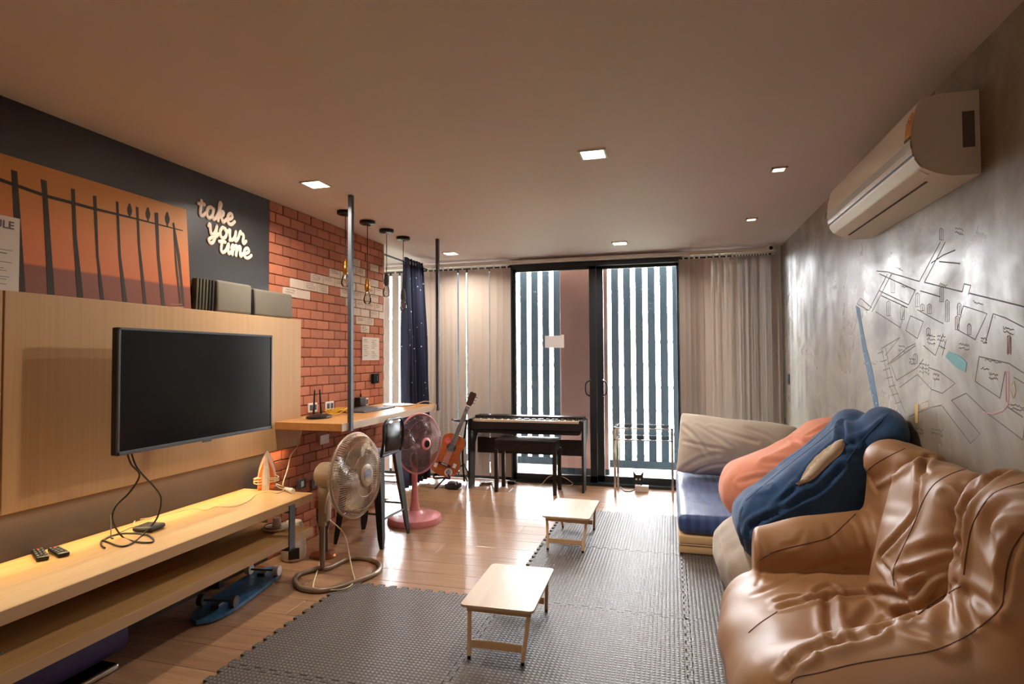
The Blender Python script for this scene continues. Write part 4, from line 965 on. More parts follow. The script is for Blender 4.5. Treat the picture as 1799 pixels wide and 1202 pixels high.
# ------------------------------------------------------------------ digital piano and bench
t = thing('digital_piano', 'dark brown digital piano on a panel stand in front of the sliding door', 'piano', (-1.49, 6.0, 0))
x0, x1, yf, yb = -2.115, -.868, 5.88, 6.17
for xx in (x0, x1-.022):
    b = B(); b.prism([(yf, 0), (yf+.05, 0), (yf+.07, .35), (yf+.10, .52), (yb, .52), (yb, .715), (yf-.01, .715)] if False else [(yf-.01, 0), (yf+.14, 0), (yf+.17, .45), (yb, .58), (yb, .725), (yf-.01, .725)], frame((0, 1, 0), (0, 0, 1), (1, 0, 0), (xx, 0, 0)), 0, .022); b.out('side_panel', 'piano', t)
B().mm((x0+.022, yb-.05, .33), (x1-.022, yb-.032, .50)).out('rear_panel', 'piano', t)
B().mm((x0+.022, yf, .62), (x1-.022, yb, .70), .004).out('key_bed', 'piano', t)
B().mm((x0+.05, yf+.02, .575), (x1-.05, yf+.2, .62), .01).out('underside', 'blackplastic', t)
B().mm((x0+.022, yf+.155, .70), (x1-.022, yb, .752), .006).out('control_panel', 'piano', t)
B().mm((x0+.022, yf, .69), (x0+.05, yf+.16, .73), .004).out('end_block', 'piano', t); B().mm((x1-.05, yf, .69), (x1-.022, yf+.16, .73), .004).out('end_block', 'piano', t)
kw = (x1-x0-.104)/52; wk = B(); bk = B()
for i in range(52):
    xa_ = x0+.052+i*kw; wk.mm((xa_+.0005, yf+.004, .695), (xa_+kw-.0005, yf+.152, .722))
    if i % 7 not in (2, 6) and i < 51: bk.mm((xa_+kw*.72, yf+.06, .72), (xa_+kw*1.28, yf+.152, .734))
tag(wk.out('white_keys', 'keyw', t), kind='stuff'); tag(bk.out('black_keys', 'blackplastic', t), kind='stuff')
B().mm((x0+.06, yf+.17, .752), (-1.72, yb-.03, .757), .002).out('speaker_grille', 'darkgrey', t)
t = thing('piano_bench', 'dark brown rectangular piano bench tucked under the piano', 'bench', (-1.45, 5.88, 0))
B().mm((-1.765, 5.70, .515), (-1.125, 5.99, .545), .012).out('seat_lid', 'piano', t, True)
B().mm((-1.755, 5.71, .425), (-1.135, 5.98, .515), .002).out('box', 'piano', t)
for x in (-1.75, -1.14):
    for y in (5.715, 5.975): B().mm((x-.018, y-.018, 0), (x+.018, y+.018, .44)).out('leg', 'piano', t)
t = thing('power_adapter', 'black power adapter brick on the floor under the piano', 'adapter', (-1.68, 6.12, 0))
B().mm((-1.745, 6.09, 0), (-1.66, 6.14, .032), .006).out('brick', 'blackplastic', t); B().mm((-1.74, 6.095, .0322), (-1.665, 6.135, .0326)).out('rating_label', 'inkgrey', t)
cable('adapter_lead', [(-1.66, 6.115, .02), (-1.58, 6.10, .005), (-1.50, 6.12, .006), (-1.42, 6.09, .005), (-1.36, 6.10, .02), (-1.28, 6.13, .10), (-1.18, 6.14, .11), (-1.10, 6.15, .08), (-1.03, 6.14, .03), (-1.10, 6.12, .006)], .004, 'cream_cable', 'pale lead arching over the floor beneath the piano', parent=t)
t = thing('floor_dish', 'white dish on the floor behind the piano leg', 'dish', (-1.98, 6.06, 0)); B().lathe([(.05, 0), (.075, .02), (.07, .022), (.045, .006), (0, .005)], (-1.98, 6.08, 0)).out('dish', 'white', t, True)

# ------------------------------------------------------------------ glass console table
t = thing('console_table', 'slim pale metal console table with two clear shelves before the right door', 'table', (-.27, 5.93, 0))
for x in (-.548, .0):
    for y in (5.79, 6.12): B().mm((x-.011, y-.011, 0), (x+.011, y+.011, .69), .002).out('leg', 'chrome', t)
for z in (.685, .572):
    fr = B(); fr.mm((-.559, 5.779, z-.012), (.011, 5.801, z), .001).mm((-.559, 6.109, z-.012), (.011, 6.131, z), .001).mm((-.559, 5.79, z-.012), (-.537, 6.12, z), .001).mm((-.011, 5.79, z-.012), (.011, 6.12, z), .001)
    fr.out('rim', 'chrome', t); B().mm((-.54, 5.80, z-.008), (-.008, 6.11, z-.002)).out('glass_shelf', 'glass', t)
t = wch = thing('white_charger', 'white charger box on the floor by the sliding door', 'charger', (-.31, 6.1, 0))
B().mm((-.375, 6.06, 0), (-.24, 6.13, .062), .005).out('box', 'white', t); B().cyl((-.31, 6.095, .062), (-.31, 6.095, .08), .006).out('pin', 'blackplastic', t)
t = thing('cat_ornament', 'small black cat-eared ornament standing behind the white charger', 'ornament', (-.34, 6.17, 0))
B().prism([(-.05, .085), (-.055, .19), (-.028, .155), (.02, .155), (.048, .19), (.042, .085), (.02, .075), (-.03, .075)], frame((1, 0, 0), (0, 0, 1), (0, -1, 0), (-.34, 6.18, 0)), 0, .025).out('head', 'blackplastic', t)
B().box((-.342, 6.167, .04), (.05, .022, .08), .004).out('body', 'blackplastic', t)
for e in (-.024, .012): B().cyl((-.34+e, 6.153, .11), (-.34+e, 6.1555, .11), .009).out('eye', 'white', t)
cable('charger_lead', [(-.375, 6.09, .02), (-.42, 6.05, .006), (-.48, 6.05, .006), (-.51, 6.08, .02), (-.53, 6.12, .03), (-.56, 6.14, .01)], .005, 'cable', 'black lead running from the white charger along the floor', parent=wch)

# ------------------------------------------------------------------ foam floor tiles
GX = [-1.932, -.934, .063, 1.06]; GY = [1.19, 2.185, 3.18, 4.188, 5.196]; PER = 1/13; AMP = .013; G = .0022
def tooth(q):
    f = (q/PER) % 1
    return AMP if f < .5 else -AMP
def edge_pts(a, b, c, horiz, off):
    n = round((b-a)/PER*2); pts = []
    for i in range(n):
        q0, q1 = a+(b-a)*i/n, a+(b-a)*(i+1)/n; d = (AMP if i % 2 else -AMP)+off; sk = .004*(1 if i % 2 else -1)
        pts += [(q0-sk*0, c+d), (q1, c+d)]
    return [(x, y) if horiz else (y, x) for x, y in pts]
lab = {}
def tile(i, k, label):
    x0, x1, y0, y1 = GX[i]+.014, GX[i+1]-.014, GY[k]+.014, GY[k+1]-.014
    e = edge_pts(x0, x1, GY[k], True, G)+edge_pts(y0, y1, GX[i+1], False, -G)+edge_pts(x0, x1, GY[k+1], True, -G)[::-1]+edge_pts(y0, y1, GX[i], False, G)[::-1]
    b = B(); b.prism(e, Matrix.Identity(4), .0005, .0125); o = b.out('foam_tile', 'eva')
    c = Vector(((x0+x1)/2, (y0+y1)/2, 0)); o.data.transform(Matrix.Translation(-c)); o.location = c
    return tag(o, label, 'floor mat', 'interlocking grey foam tiles')
tile(0, 0, 'grey foam tile at the near left, mostly out of view'); tile(0, 1, 'grey foam tile in the left column beside the beige fan')
tile(1, 1, 'grey foam tile under the nearer folding table'); tile(1, 2, 'grey foam tile between the two folding tables'); tile(1, 3, 'grey foam tile under the farther folding table')
tile(2, 1, 'grey foam tile under the front of the leather beanbag'); tile(2, 2, 'grey foam tile under the light grey beanbag'); tile(2, 3, 'grey foam tile under the folded mattress'); tile(1, 0, 'grey foam tile nearest the viewer in the middle column')

# ------------------------------------------------------------------ folding lap tables
ZT0 = .013
def lap(label, c, rz):
    t = thing('folding_table', label, 'table', (c[0], c[1], ZT0), 'low folding tables on the foam tiles', rot=Matrix.Rotation(rz, 3, 'Z'))
    m = WM[t]; w, L, h = .345, .545, .235
    ro = .022; pts = []
    for sx, sy, a0 in ((1, 1, 0), (-1, 1, 90), (-1, -1, 180), (1, -1, 270)):
        for a in (0, 30, 60, 90): pts.append((sx*(w/2-ro)+ro*math.cos(math.radians(a0+a)), sy*(L/2-ro)+ro*math.sin(math.radians(a0+a))))
    B().prism(pts, m, h-.012, h).out('table_top', 'birch', t)
    for e in (-1, 1): B().mm((-w/2+.02, e*(L/2-.05)-.009, h-.045), (w/2-.02, e*(L/2-.05)+.009, h-.012), .001, m).out('apron', 'legwood', t)
    for e in (-1, 1):
        for sx in (-1, 1):
            b = B(); p0 = m @ Vector((sx*(w/2-.047), e*(L/2+.008), .012)); p1 = m @ Vector((sx*(w/2-.030), e*(L/2-.055), h-.03))
            d = p1-p0; u_ = (m.to_3x3() @ Vector((1, 0, 0))); v_ = d.normalized().cross(u_)
            b.box((0, 0, d.length/2), (.017, .017, d.length), .002, frame(u_, v_, d.normalized(), p0)); b.out('leg', 'legwood', t)
            B().cyl(m @ Vector((sx*(w/2-.047), e*(L/2+.009), 0)), m @ Vector((sx*(w/2-.047), e*(L/2+.008), .014)), .009).out('rubber_foot', 'blackplastic', t)
        b = B(); b.box((0, e*(L/2-.008), .062), (w-.11, .010, .034), .001, m); b.out('stretcher', 'legwood', t)
    return t
lap('nearer low folding table with a pale birch top', (-.785, 2.795), math.radians(1.3))
lap('farther low folding table with a pale birch top', (-.735, 4.335), math.radians(-.6))

# ------------------------------------------------------------------ air conditioner
t = thing('air_conditioner', 'cream wall-mounted air conditioner high on the concrete wall', 'air conditioner', (XR, 2.95, 2.03))
y0, y1 = 2.42, 3.60
pf = [(0, 2.335), (-.12, 2.335), (-.178, 2.325), (-.197, 2.30), (-.213, 2.24), (-.218, 2.18), (-.215, 2.13), (-.204, 2.10), (-.185, 2.07), (-.14, 2.045), (-.09, 2.03), (0, 2.03)]
ys = frame((1, 0, 0), (0, 0, 1), (0, -1, 0), (XR-.001, 0, 0))
B().prism([(x, z) for x, z in pf], ys, -y1, -y0).out('body', 'acwhite', t, True, 25)
B().prism([(-.1, 2.325), (-.178, 2.316), (-.197, 2.29), (-.211, 2.24), (-.215, 2.18), (-.212, 2.135), (-.1, 2.135)], ys, -y1-.004, -y1).out('end_cap', 'acwhite', t, True, 25)
def strip(a, b, name, ma, o=.003, y0_=y0, y1_=y1): 
    bb = B(); n = (Vector((b[1]-a[1], 0, -(b[0]-a[0])))).normalized(); n = n if n.x < 0 else -n
    q = [Vector((XR+a[0], 0, a[1])), Vector((XR+b[0], 0, b[1]))]; v = []
    for yy in (y0_, y1_): v.append([bb.bm.verts.new((p.x+n.x*d, yy, p.z+n.z*d)) for d in (-.002, o) for p in q])
    for k in ((0, 1), (1, 3), (3, 2), (2, 0)): bb.face([v[0][k[0]], v[0][k[1]], v[1][k[1]], v[1][k[0]]])
    bb.face([v[0][i] for i in (0, 1, 3, 2)]); bb.face([v[1][i] for i in (0, 1, 3, 2)]); bb.out(name, ma, t)
strip((-.218, 2.172), (-.2158, 2.142), 'chrome_strip', 'acchrome')
strip((-.213, 2.122), (-.2095, 2.114), 'panel_gap', 'acslot', .0015)
strip((-.206, 2.105), (-.187, 2.074), 'air_vane', 'acwhite', .004)
strip((-.183, 2.070), (-.150, 2.051), 'lower_vane', 'acwhite', .004, y0+.03, y1-.03)
strip((-.142, 2.048), (-.128, 2.041), 'outlet_slot', 'acslot', .0015, y0+.10, y1-.08)
B().mm((XR-.055, y0-.003, 2.13), (XR-.018, y0, 2.26)).out('rating_label', 'inkgrey', t)
B().tube([(XR-.03+.022*math.cos(a), y0-.001, 2.075+.022*math.sin(a)) for a in [2*math.pi*k/20 for k in range(20)]], .0012, 4, True).out('drain_cap', 'acwhite', t)
def acface(px, py):
    p = PX(px, py, XR-.226); return p.y, p.z
st = frame((0, 1, 0), (0, 0, 1), (-1, 0, 0), (XR-.226, 0, 0))
yA = acface(1597, 250)[0]; w = .062
arch = [(yA, 2.14+.045), (yA, 2.245)]+[(yA+w/2-w/2*math.cos(a), 2.245+.030*math.sin(a)) for a in [math.pi*k/10 for k in range(1, 10)]]+[(yA+w, 2.245), (yA+w, 2.185)]
fx_ = lambda z, o: XR+float(np.interp(z, [2.10, 2.13, 2.18, 2.24, 2.30], [-.204, -.215, -.218, -.213, -.197]))-o
def decal(y0_, y1_, z0_, z1_, name, ma, par, o=.0022, arch_=False):
    b = B(); rows = []
    for k in range(9):
        z = z0_+(z1_-z0_)*k/8; hw = (y1_-y0_)/2
        if arch_ and z > z1_-.03: hw *= math.sqrt(max(.02, 1-((z-(z1_-.03))/.031)**2))
        yc_ = (y0_+y1_)/2; rows.append([b.bm.verts.new((fx_(z, o), yc_-hw, z)), b.bm.verts.new((fx_(z, o), yc_+hw, z))])
    for r0, r1 in zip(rows, rows[1:]): b.face([r0[0], r0[1], r1[1], r1[0]])
    return b.out(name, ma, par)
so = decal(yA, yA+w, 2.178, 2.285, 'energy_sticker', 'acyellow', t, .002, True)
for rr, ma_ in ((.020, 'orange'), (.013, 'white'), (.007, 'orange')):
    B().tube([(fx_(2.252+rr*.8*math.sin(a), .003), yA+w/2+rr*math.cos(a), 2.252+rr*.8*math.sin(a)) for a in [2*math.pi*k/20 for k in range(20)]], .0018, 4, True).out('sticker_ring', ma_, so)
for zz in (2.222, 2.212): decal(yA+.006, yA+w-.006, zz, zz+.004, 'sticker_line', 'orange', so, .003)
decal(yA, yA+w, 2.178, 2.190, 'sticker_foot', 'olive', so, .003)

# small camera in the corner, wall switch
t = thing('corner_camera', 'small white round security camera in the ceiling corner', 'camera', (.96, 6.15, ZC))
B().lathe([(.045, 0), (.045, -.012), (.03, -.02), (0, -.02)], (.955, 6.12, ZC)).out('mount', 'white', t, True); B().sph((.955, 6.11, ZC-.045), .034).out('ball', 'white', t, True); B().cyl((.955, 6.078, ZC-.05), (.955, 6.074, ZC-.05), .018).out('lens', 'blackplastic', t)
p = PX(1386, 666, XR); t = thing('wall_switch', 'small dark switch plate low on the concrete wall by the blinds', 'switch', p)
B().mm((XR-.010, p.y-.04, p.z-.05), (XR-.001, p.y+.04, p.z+.05), .003).out('plate', 'darkgrey', t); B().mm((XR-.014, p.y-.018, p.z-.03), (XR-.010, p.y+.018, p.z+.03), .001).out('rocker', 'steel', t)

# ------------------------------------------------------------------ map drawn on the concrete wall
t = thing('wall_map', 'hand-drawn street map in faint ink on the concrete wall', 'mural', (XR-.001, 2.6, 1.2))
def mp(x, y): p = PX(1440+x*.34956, 380+y*.34956, XR-.0012); return p
M['pencil'] = mat('map_pencil', '#4a4543', .6); M['pencil2'] = mat('map_pencil_soft', '#564e48', .6); M['mapblue'] = mat('map_river_blue', '#4f7ea6', .6); M['mapteal'] = mat('map_pond_teal', '#6fb6bd', .6); M['mappink'] = mat('map_pink_line', '#c2868a', .6); M['mapyellow'] = mat('map_yellow', '#d8b45a', .6)
def ink(polys, w, ma, name):
    b = B()
    for po in polys: b.tube([mp(*q) for q in po], w, 4, flat=1)
    for v in b.bm.verts: v.co.x = XR-.0004-max(0, (XR-.0012-v.co.x))*.3
    tag(b.out(name, ma, t), kind='stuff')
ink([[(285, 275), (340, 280), (500, 328)], [(525, 332), (715, 380)], [(752, 388), (1027, 455)], [(500, 328), (605, 130)], [(525, 332), (630, 130)], [(300, 290), (480, 372)], [(340, 290), (245, 475)], [(362, 285), (262, 480)], [(245, 475), (185, 440), (205, 412), (260, 460)], [(300, 375), (445, 445), (480, 370)], [(310, 400), (440, 460)], [(505, 375), (605, 405)], [(715, 380), (725, 340), (758, 348), (745, 395)], [(560, 235), (620, 195), (680, 170)], [(600, 228), (705, 238)]], .0026, 'pencil', 'street_lines')
ink([[(432, 575), (455, 500), (520, 530), (490, 615), (432, 575)], [(425, 470), (405, 560), (280, 480)], [(490, 470), (570, 515), (620, 540)], [(620, 590), (580, 700), (520, 650)], [(690, 570), (780, 620), (840, 490), (720, 450), (690, 570)], [(830, 640), (870, 490), (930, 510), (1027, 560)], [(660, 925), (735, 890), (840, 990), (1020, 1125), (1027, 1060)], [(660, 925), (805, 1095), (757, 1142), (615, 955)], [(385, 825), (490, 760), (520, 720)], [(385, 825), (355, 740), (480, 650)], [(400, 860), (490, 795), (560, 870), (615, 890), (680, 840), (600, 780), (545, 760)], [(800, 705), (780, 830), (905, 915), (930, 780)], [(800, 705), (950, 740), (1027, 790)], [(450, 1005), (560, 960), (610, 950)], [(945, 960), (1020, 1010)], [(975, 810), (1027, 840)], [(635, 620), (615, 700)], [(310, 665), (400, 610), (330, 700)], [(340, 745), (440, 660), (480, 640)]], .0021, 'pencil2', 'block_outlines')
ink([[(310, 665), (330, 760), (350, 850), (390, 950), (410, 1000)], [(330, 660), (350, 760), (372, 850), (410, 940), (430, 990)]]+[[(290+k*14, 690+k*42), (320+k*15, 680+k*42)] for k in range(7)], .002, 'pencil2', 'railway')
ink([[(820, 985), (870, 995), (920, 980), (945, 950), (950, 900)], [(940, 600), (945, 700)], [(955, 600), (958, 700)], [(935, 780), (935, 930), (955, 945)], [(950, 780), (948, 930)]], .0025, 'mappink', 'pink_line')
def patch(poly, ma, name):
    b = B(); f = b.face(b._v([mp(*q) for q in poly])); r = bmesh.ops.extrude_face_region(b.bm, geom=[f]); bmesh.ops.translate(b.bm, vec=(.0008, 0, 0), verts=[v for v in r['geom'] if isinstance(v, bmesh.types.BMVert)]); b.out(name, ma, t)
patch([(180, 450), (200, 460), (215, 560), (235, 660), (262, 760), (280, 860), (298, 965), (278, 972), (255, 870), (238, 780), (215, 670), (200, 560)], 'mapblue', 'river')
for x, y in ((212, 600), (225, 690), (240, 740), (252, 790), (258, 850), (268, 900), (285, 940)): B().box(mp(x, y)-Vector((.0008, 0, 0)), (.001, .012, .008)).out('boat_mark', 'white', t)
patch([(630, 705), (650, 680), (700, 700), (738, 735), (732, 785), (680, 755)], 'mapteal', 'pond')
patch([(478, 945), (495, 945), (493, 1040), (480, 1040)], 'mapyellow', 'yellow_tower')
ink([[(500, 945), (545, 928), (548, 955), (502, 972), (500, 945)], [(960, 850), (975, 830), (985, 880), (970, 915), (960, 880)]], .002, 'mapyellow', 'yellow_outline')
# little towers and scribbled captions
tw = []
for x, y, h in ((367, 290, 95), (612, 355, 75), (640, 420, 110), (490, 385, 70), (345, 425, 75), (415, 450, 70), (700, 435, 60), (690, 500, 70), (515, 440, 35), (550, 440, 50), (750, 540, 55), (480, 690, 50), (610, 60, 60), (545, 560, 40), (950, 600, 90)):
    w_ = 9; tw.append([(x-w_, y+8), (x, y), (x+w_, y+8), (x+w_, y+h), (x-w_, y+h), (x-w_, y+8)]); tw.append([(x, y+8), (x, y+h)])
ink(tw, .0018, 'pencil', 'towers')
random.seed(3); sc2 = []
for x, y, n_, L in ((480, 1065, 2, 40), (560, 1065, 2, 60), (810, 760, 1, 40), (850, 790, 2, 45), (770, 430, 1, 50), (590, 600, 2, 40), (500, 740, 3, 50), (450, 715, 2, 30), (380, 260, 1, 35), (600, 340, 1, 40), (960, 945, 2, 70), (920, 560, 2, 55), (395, 650, 2, 35), (570, 795, 2, 30), (830, 720, 1, 80), (540, 595, 3, 40), (600, 655, 1, 30), (810, 610, 2, 30), (680, 60, 2, 40), (410, 350, 1, 30), (700, 640, 2, 50)):
    for k in range(n_):
        sc2.append([(x+L*q/12, y+k*20+.12*L*q/12*2+random.uniform(-7, 7)) for q in range(13)])
ink(sc2, .0017, 'pencil', 'captions')

# ------------------------------------------------------------------ soft shapes
def surf(fn, lo, hi, h):
    lo, hi = np.array(lo, float), np.array(hi, float); n = np.ceil((hi-lo)/h).astype(int)+1
    ax = [lo[i]+h*np.arange(n[i]) for i in range(3)]
    X, Y, Z = np.meshgrid(*ax, indexing='ij'); D = fn(X, Y, Z); ins = D < 0
    cs = tuple(n-1); cnt = np.zeros(cs, int)
    off = [(i, j_, k) for i in (0, 1) for j_ in (0, 1) for k in (0, 1)]
    sl = lambda o: tuple(slice(o[a], o[a]+cs[a]) for a in range(3))
    for o in off: cnt += ins[sl(o)]
    act = (cnt > 0) & (cnt < 8); idx = -np.ones(cs, int); idx[act] = np.arange(act.sum())
    P = np.zeros((act.sum(), 3)); Wt = np.zeros(act.sum())
    ii = np.argwhere(act)
    for a in range(3):
        for o in off:
            if o[a]: continue
            o2 = list(o); o2[a] = 1
            d0 = D[sl(o)][act]; d1 = D[sl(tuple(o2))][act]; m = (d0 < 0) != (d1 < 0)
            q = np.where(m, d0/np.where(m, d0-d1, 1), 0); p = ii+np.array(o); p = p.astype(float); p[:, a] += q
            P[m] += p[m]; Wt[m] += 1
    P = lo+h*P/Wt[:, None]; F = []
    for a in range(3):
        b, c = (a+1) % 3, (a+2) % 3
        s0 = [slice(None)]*3; s1 = [slice(None)]*3; s0[a] = slice(0, -1); s1[a] = slice(1, None)
        ch = ins[tuple(s0)] != ins[tuple(s1)]; e = np.argwhere(ch)
        e = e[(e[:, b] > 0) & (e[:, c] > 0) & (e[:, b] < n[b]-1) & (e[:, c] < n[c]-1)]
        sg = ins[tuple(e.T)]
        q = []
        for db, dc in ((-1, -1), (0, -1), (0, 0), (-1, 0)):
            v = e.copy(); v[:, b] += db; v[:, c] += dc; q.append(idx[tuple(v.T)])
        q = np.stack(q, 1); q[~sg] = q[~sg][:, ::-1]; F.append(q)
    return P, np.concatenate(F)
def relax(P, F, it=3, lam=.5):
    n = len(P)
    for _ in range(it):
        acc = np.zeros_like(P); c = np.zeros(n)
        for a in range(4):
            for b in (1, 3):
                np.add.at(acc, F[:, a], P[F[:, (a+b) % 4]]); np.add.at(c, F[:, a], 1)
        P = P+lam*(acc/np.maximum(c, 1)[:, None]-P)
    return P
def vnorm(P, F):
    fn = np.cross(P[F[:, 2]]-P[F[:, 0]], P[F[:, 3]]-P[F[:, 1]]); N_ = np.zeros_like(P)
    for a in range(4): np.add.at(N_, F[:, a], fn)
    return N_/np.maximum(np.linalg.norm(N_, axis=1, keepdims=True), 1e-9)
def rmat(rx=0, ry=0, rz=0):
    return np.array((Matrix.Rotation(math.radians(rz), 3, 'Z') @ Matrix.Rotation(math.radians(ry), 3, 'Y') @ Matrix.Rotation(math.radians(rx), 3, 'X')))
def loc_(X, Y, Z, c, R):
    x, y, z = X-c[0], Y-c[1], Z-c[2]
    if R is None: return x, y, z
    return tuple(R[0, i]*x+R[1, i]*y+R[2, i]*z for i in range(3))
def rbox(X, Y, Z, c, h, r, R=None):
    p = loc_(X, Y, Z, c, R); q = [np.abs(p[i])-(h[i]-r) for i in range(3)]
    return np.sqrt(sum(np.maximum(v, 0)**2 for v in q))+np.minimum(np.maximum(np.maximum(q[0], q[1]), q[2]), 0)-r
def ell(X, Y, Z, c, r, R=None):
    p = loc_(X, Y, Z, c, R); k0 = np.sqrt(sum((p[i]/r[i])**2 for i in range(3))); k1 = np.sqrt(sum((p[i]/r[i]**2)**2 for i in range(3)))
    return k0*(k0-1)/np.maximum(k1, 1e-6)
def capsule(X, Y, Z, a, b, ra, rb):
    a, b = np.array(a), np.array(b); d = b-a; L2 = d @ d
    h = np.clip(((X-a[0])*d[0]+(Y-a[1])*d[1]+(Z-a[2])*d[2])/L2, 0, 1)
    return np.sqrt((X-a[0]-d[0]*h)**2+(Y-a[1]-d[1]*h)**2+(Z-a[2]-d[2]*h)**2)-(ra+(rb-ra)*h)
def smin(a, b, k):
    h = np.clip(.5+.5*(b-a)/k, 0, 1); return b*(1-h)+a*h-k*h*(1-h)
def smax(a, b, k): return -smin(-a, -b, k)
def trace(P, F, pix, bv=None):
    bv = bv or BVHTree.FromPolygons([tuple(p) for p in P], [tuple(int(i) for i in f) for f in F]); out = []
    sp = spline([(x, y, 0) for x, y in pix], 8)
    for q in sp:
        hit = bv.ray_cast(CAM, ray(q.x, q.y).normalized())
        if hit[0] is not None: out.append((hit[0], hit[1]))
    return out
def folds(P, F, L, gain=.55):
    Nn = vnorm(relax(P, F, 6), F); bv = BVHTree.FromPolygons([tuple(p) for p in P], [tuple(int(i) for i in f) for f in F]); D = np.zeros(len(P))
    for pts, w, d, r in L:
        D += ((fold(P, Nn, trace(P, F, pts, bv), w, d, r)-P)*Nn).sum(1)
    D = np.clip(D*gain, -.022, .016); return P+Nn*D[:, None]
def fold(P, Nn, pts, w, d, ridge=0, rw=None):
    # press a groove (d>0) or raise a fold (d<0) along a traced line
    if len(pts) < 2: return P
    A = np.array([p[0] for p in pts]); m = np.full(len(P), 9.); rw = rw or w
    for a, b in zip(A, A[1:]):
        e = b-a; L2 = e @ e
        if L2 < 1e-12 or L2 > .0036: continue
        h = np.clip(((P-a) @ e)/L2, 0, 1); m = np.minimum(m, np.linalg.norm(P-a-h[:, None]*e, axis=1))
    ends = np.minimum(np.linalg.norm(P-A[0], axis=1), np.linalg.norm(P-A[-1], axis=1))
    k = np.exp(-(m/w)**2)*np.clip(.25+ends/(3*w+.02), 0, 1)
    disp = -d*k
    if ridge: disp += ridge*np.exp(-((m-1.9*w)/rw)**2)
    return P+Nn*disp[:, None]
def soft(name, P, F, ma, parent, keep=None):
    if keep is not None: F = F[keep]
    u, inv_ = np.unique(F, return_inverse=True); P = P[u]; F = inv_.reshape(F.shape)
    me = bpy.data.meshes.new(name); P = P-np.array(WM[parent].translation)
    me.from_pydata(P.tolist(), [], F.tolist()); me.materials.append(M[ma]); return link(name, me, parent, True, 180)
def seamtube(pts, r, name, ma, parent, lift=.0):
    if len(pts) > 2: B().tube([p[0]+p[1]*lift for p in pts], r, 6).out(name, ma, parent, True)
def vn(P, sc, amp, seed=0, Nn=None):
    d = np.array([noise.noise((p[0]*sc+seed, p[1]*sc, p[2]*sc)) for p in P])*amp; return P+Nn*d[:, None]
def topix(P):
    d = P-np.array(CAM); f = d @ np.array(FW); return W/2+FPX*(d @ np.array(RT))/f, H/2-FPX*(d @ np.array(UP))/f
def inpix(P, poly):
    x, y = topix(P); r = np.zeros(len(P), bool); n = len(poly)
    for i in range(n):
        (x1, y1), (x2, y2) = poly[i], poly[(i+1) % n]
        c = ((y1 > y) != (y2 > y)); xi = (x2-x1)*(y-y1)/((y2-y1) if y2 != y1 else 1e-9)+x1; r ^= c & (x < xi)
    return r
ZM = .0128
# folded mattress and pillow
t = thing('folded_mattress', 'folded cream foam mattress lying under the navy mattress', 'mattress', (.54, 5.15, ZM))
for z0, z1 in ((ZM, .078), (.079, .142)): B().mm((.037, 4.205, z0), (1.045, 6.10, z1), .014, seg=3).out('foam_slab', 'foam', t, True)
B().tube([(.036, 6.0, .0785), (.036, 4.21, .0785), (.04, 4.204, .0785), (1.04, 4.204, .0785)], .004, 6).out('piping', 'bagbeige', t, True)
t = thing('navy_mattress', 'thin mattress in a navy striped sheet on top of the cream foam', 'mattress', (.54, 5.15, .143))
def fm(X, Y, Z): return rbox(X, Y, Z, (.542, 5.15, .214), (.512, .955, .071), .045)+.0
P, F = surf(fm, (-.02, 4.14, .12), (1.10, 6.16, .31), .02); P = relax(P, F, 2); Nn = vnorm(P, F); P = vn(P, 5, .006, 2, Nn); P = vn(P, 17, .003, 9, Nn)
P[:, 2] = np.maximum(P[:, 2], .143); P[:, 0] = np.minimum(P[:, 0], 1.07); soft('sheet', P, F, 'sheet', t)
t = thing('large_pillow', 'large taupe pillow propped at the window end of the navy mattress', 'pillow', (.55, 5.6, .285))
RP = rmat(0, 6, 0) @ rmat(-15, 0, 0)
def fp(X, Y, Z):
    x, y, z = loc_(X, Y, Z, (.555, 5.57, .545), RP); u = np.clip(np.abs(x)/.5, 0, 1.2); v = np.clip(np.abs(z)/.27, 0, 1.2)
    th = .225*np.clip((1-u**2.2)*(1-v**2), 0, 1)**.55+.012
    return np.maximum(np.maximum(np.abs(y)-th, np.abs(x)-.5), np.abs(z)-.27)*.7
P, F = surf(fp, (-.05, 5.2, .2), (1.14, 5.95, .95), .0145); P = relax(P, F, 4); Nn = vnorm(P, F); P = vn(P, 4, .016, 6, Nn)
P = folds(P, F, [([(1200, 748), (1222, 768), (1245, 800)], .016, .022, .014), ([(1198, 825), (1230, 806), (1265, 798)], .016, .02, .014), ([(1205, 836), (1250, 818), (1290, 815)], .014, .018, .012), ([(1250, 752), (1290, 765), (1330, 776)], .018, .016, .012), ([(1310, 752), (1345, 764), (1372, 782)], .018, .016, .012), ([(1200, 775), (1230, 782), (1270, 790)], .014, .014, .01), ([(1225, 748), (1250, 762), (1285, 785)], .015, .014, .012)], .4)
P[:, 2] = np.maximum(P[:, 2], .2865); P[:, 0] = np.minimum(P[:, 0], 1.07); soft('pillow_case', P, F, 'pillow', t)

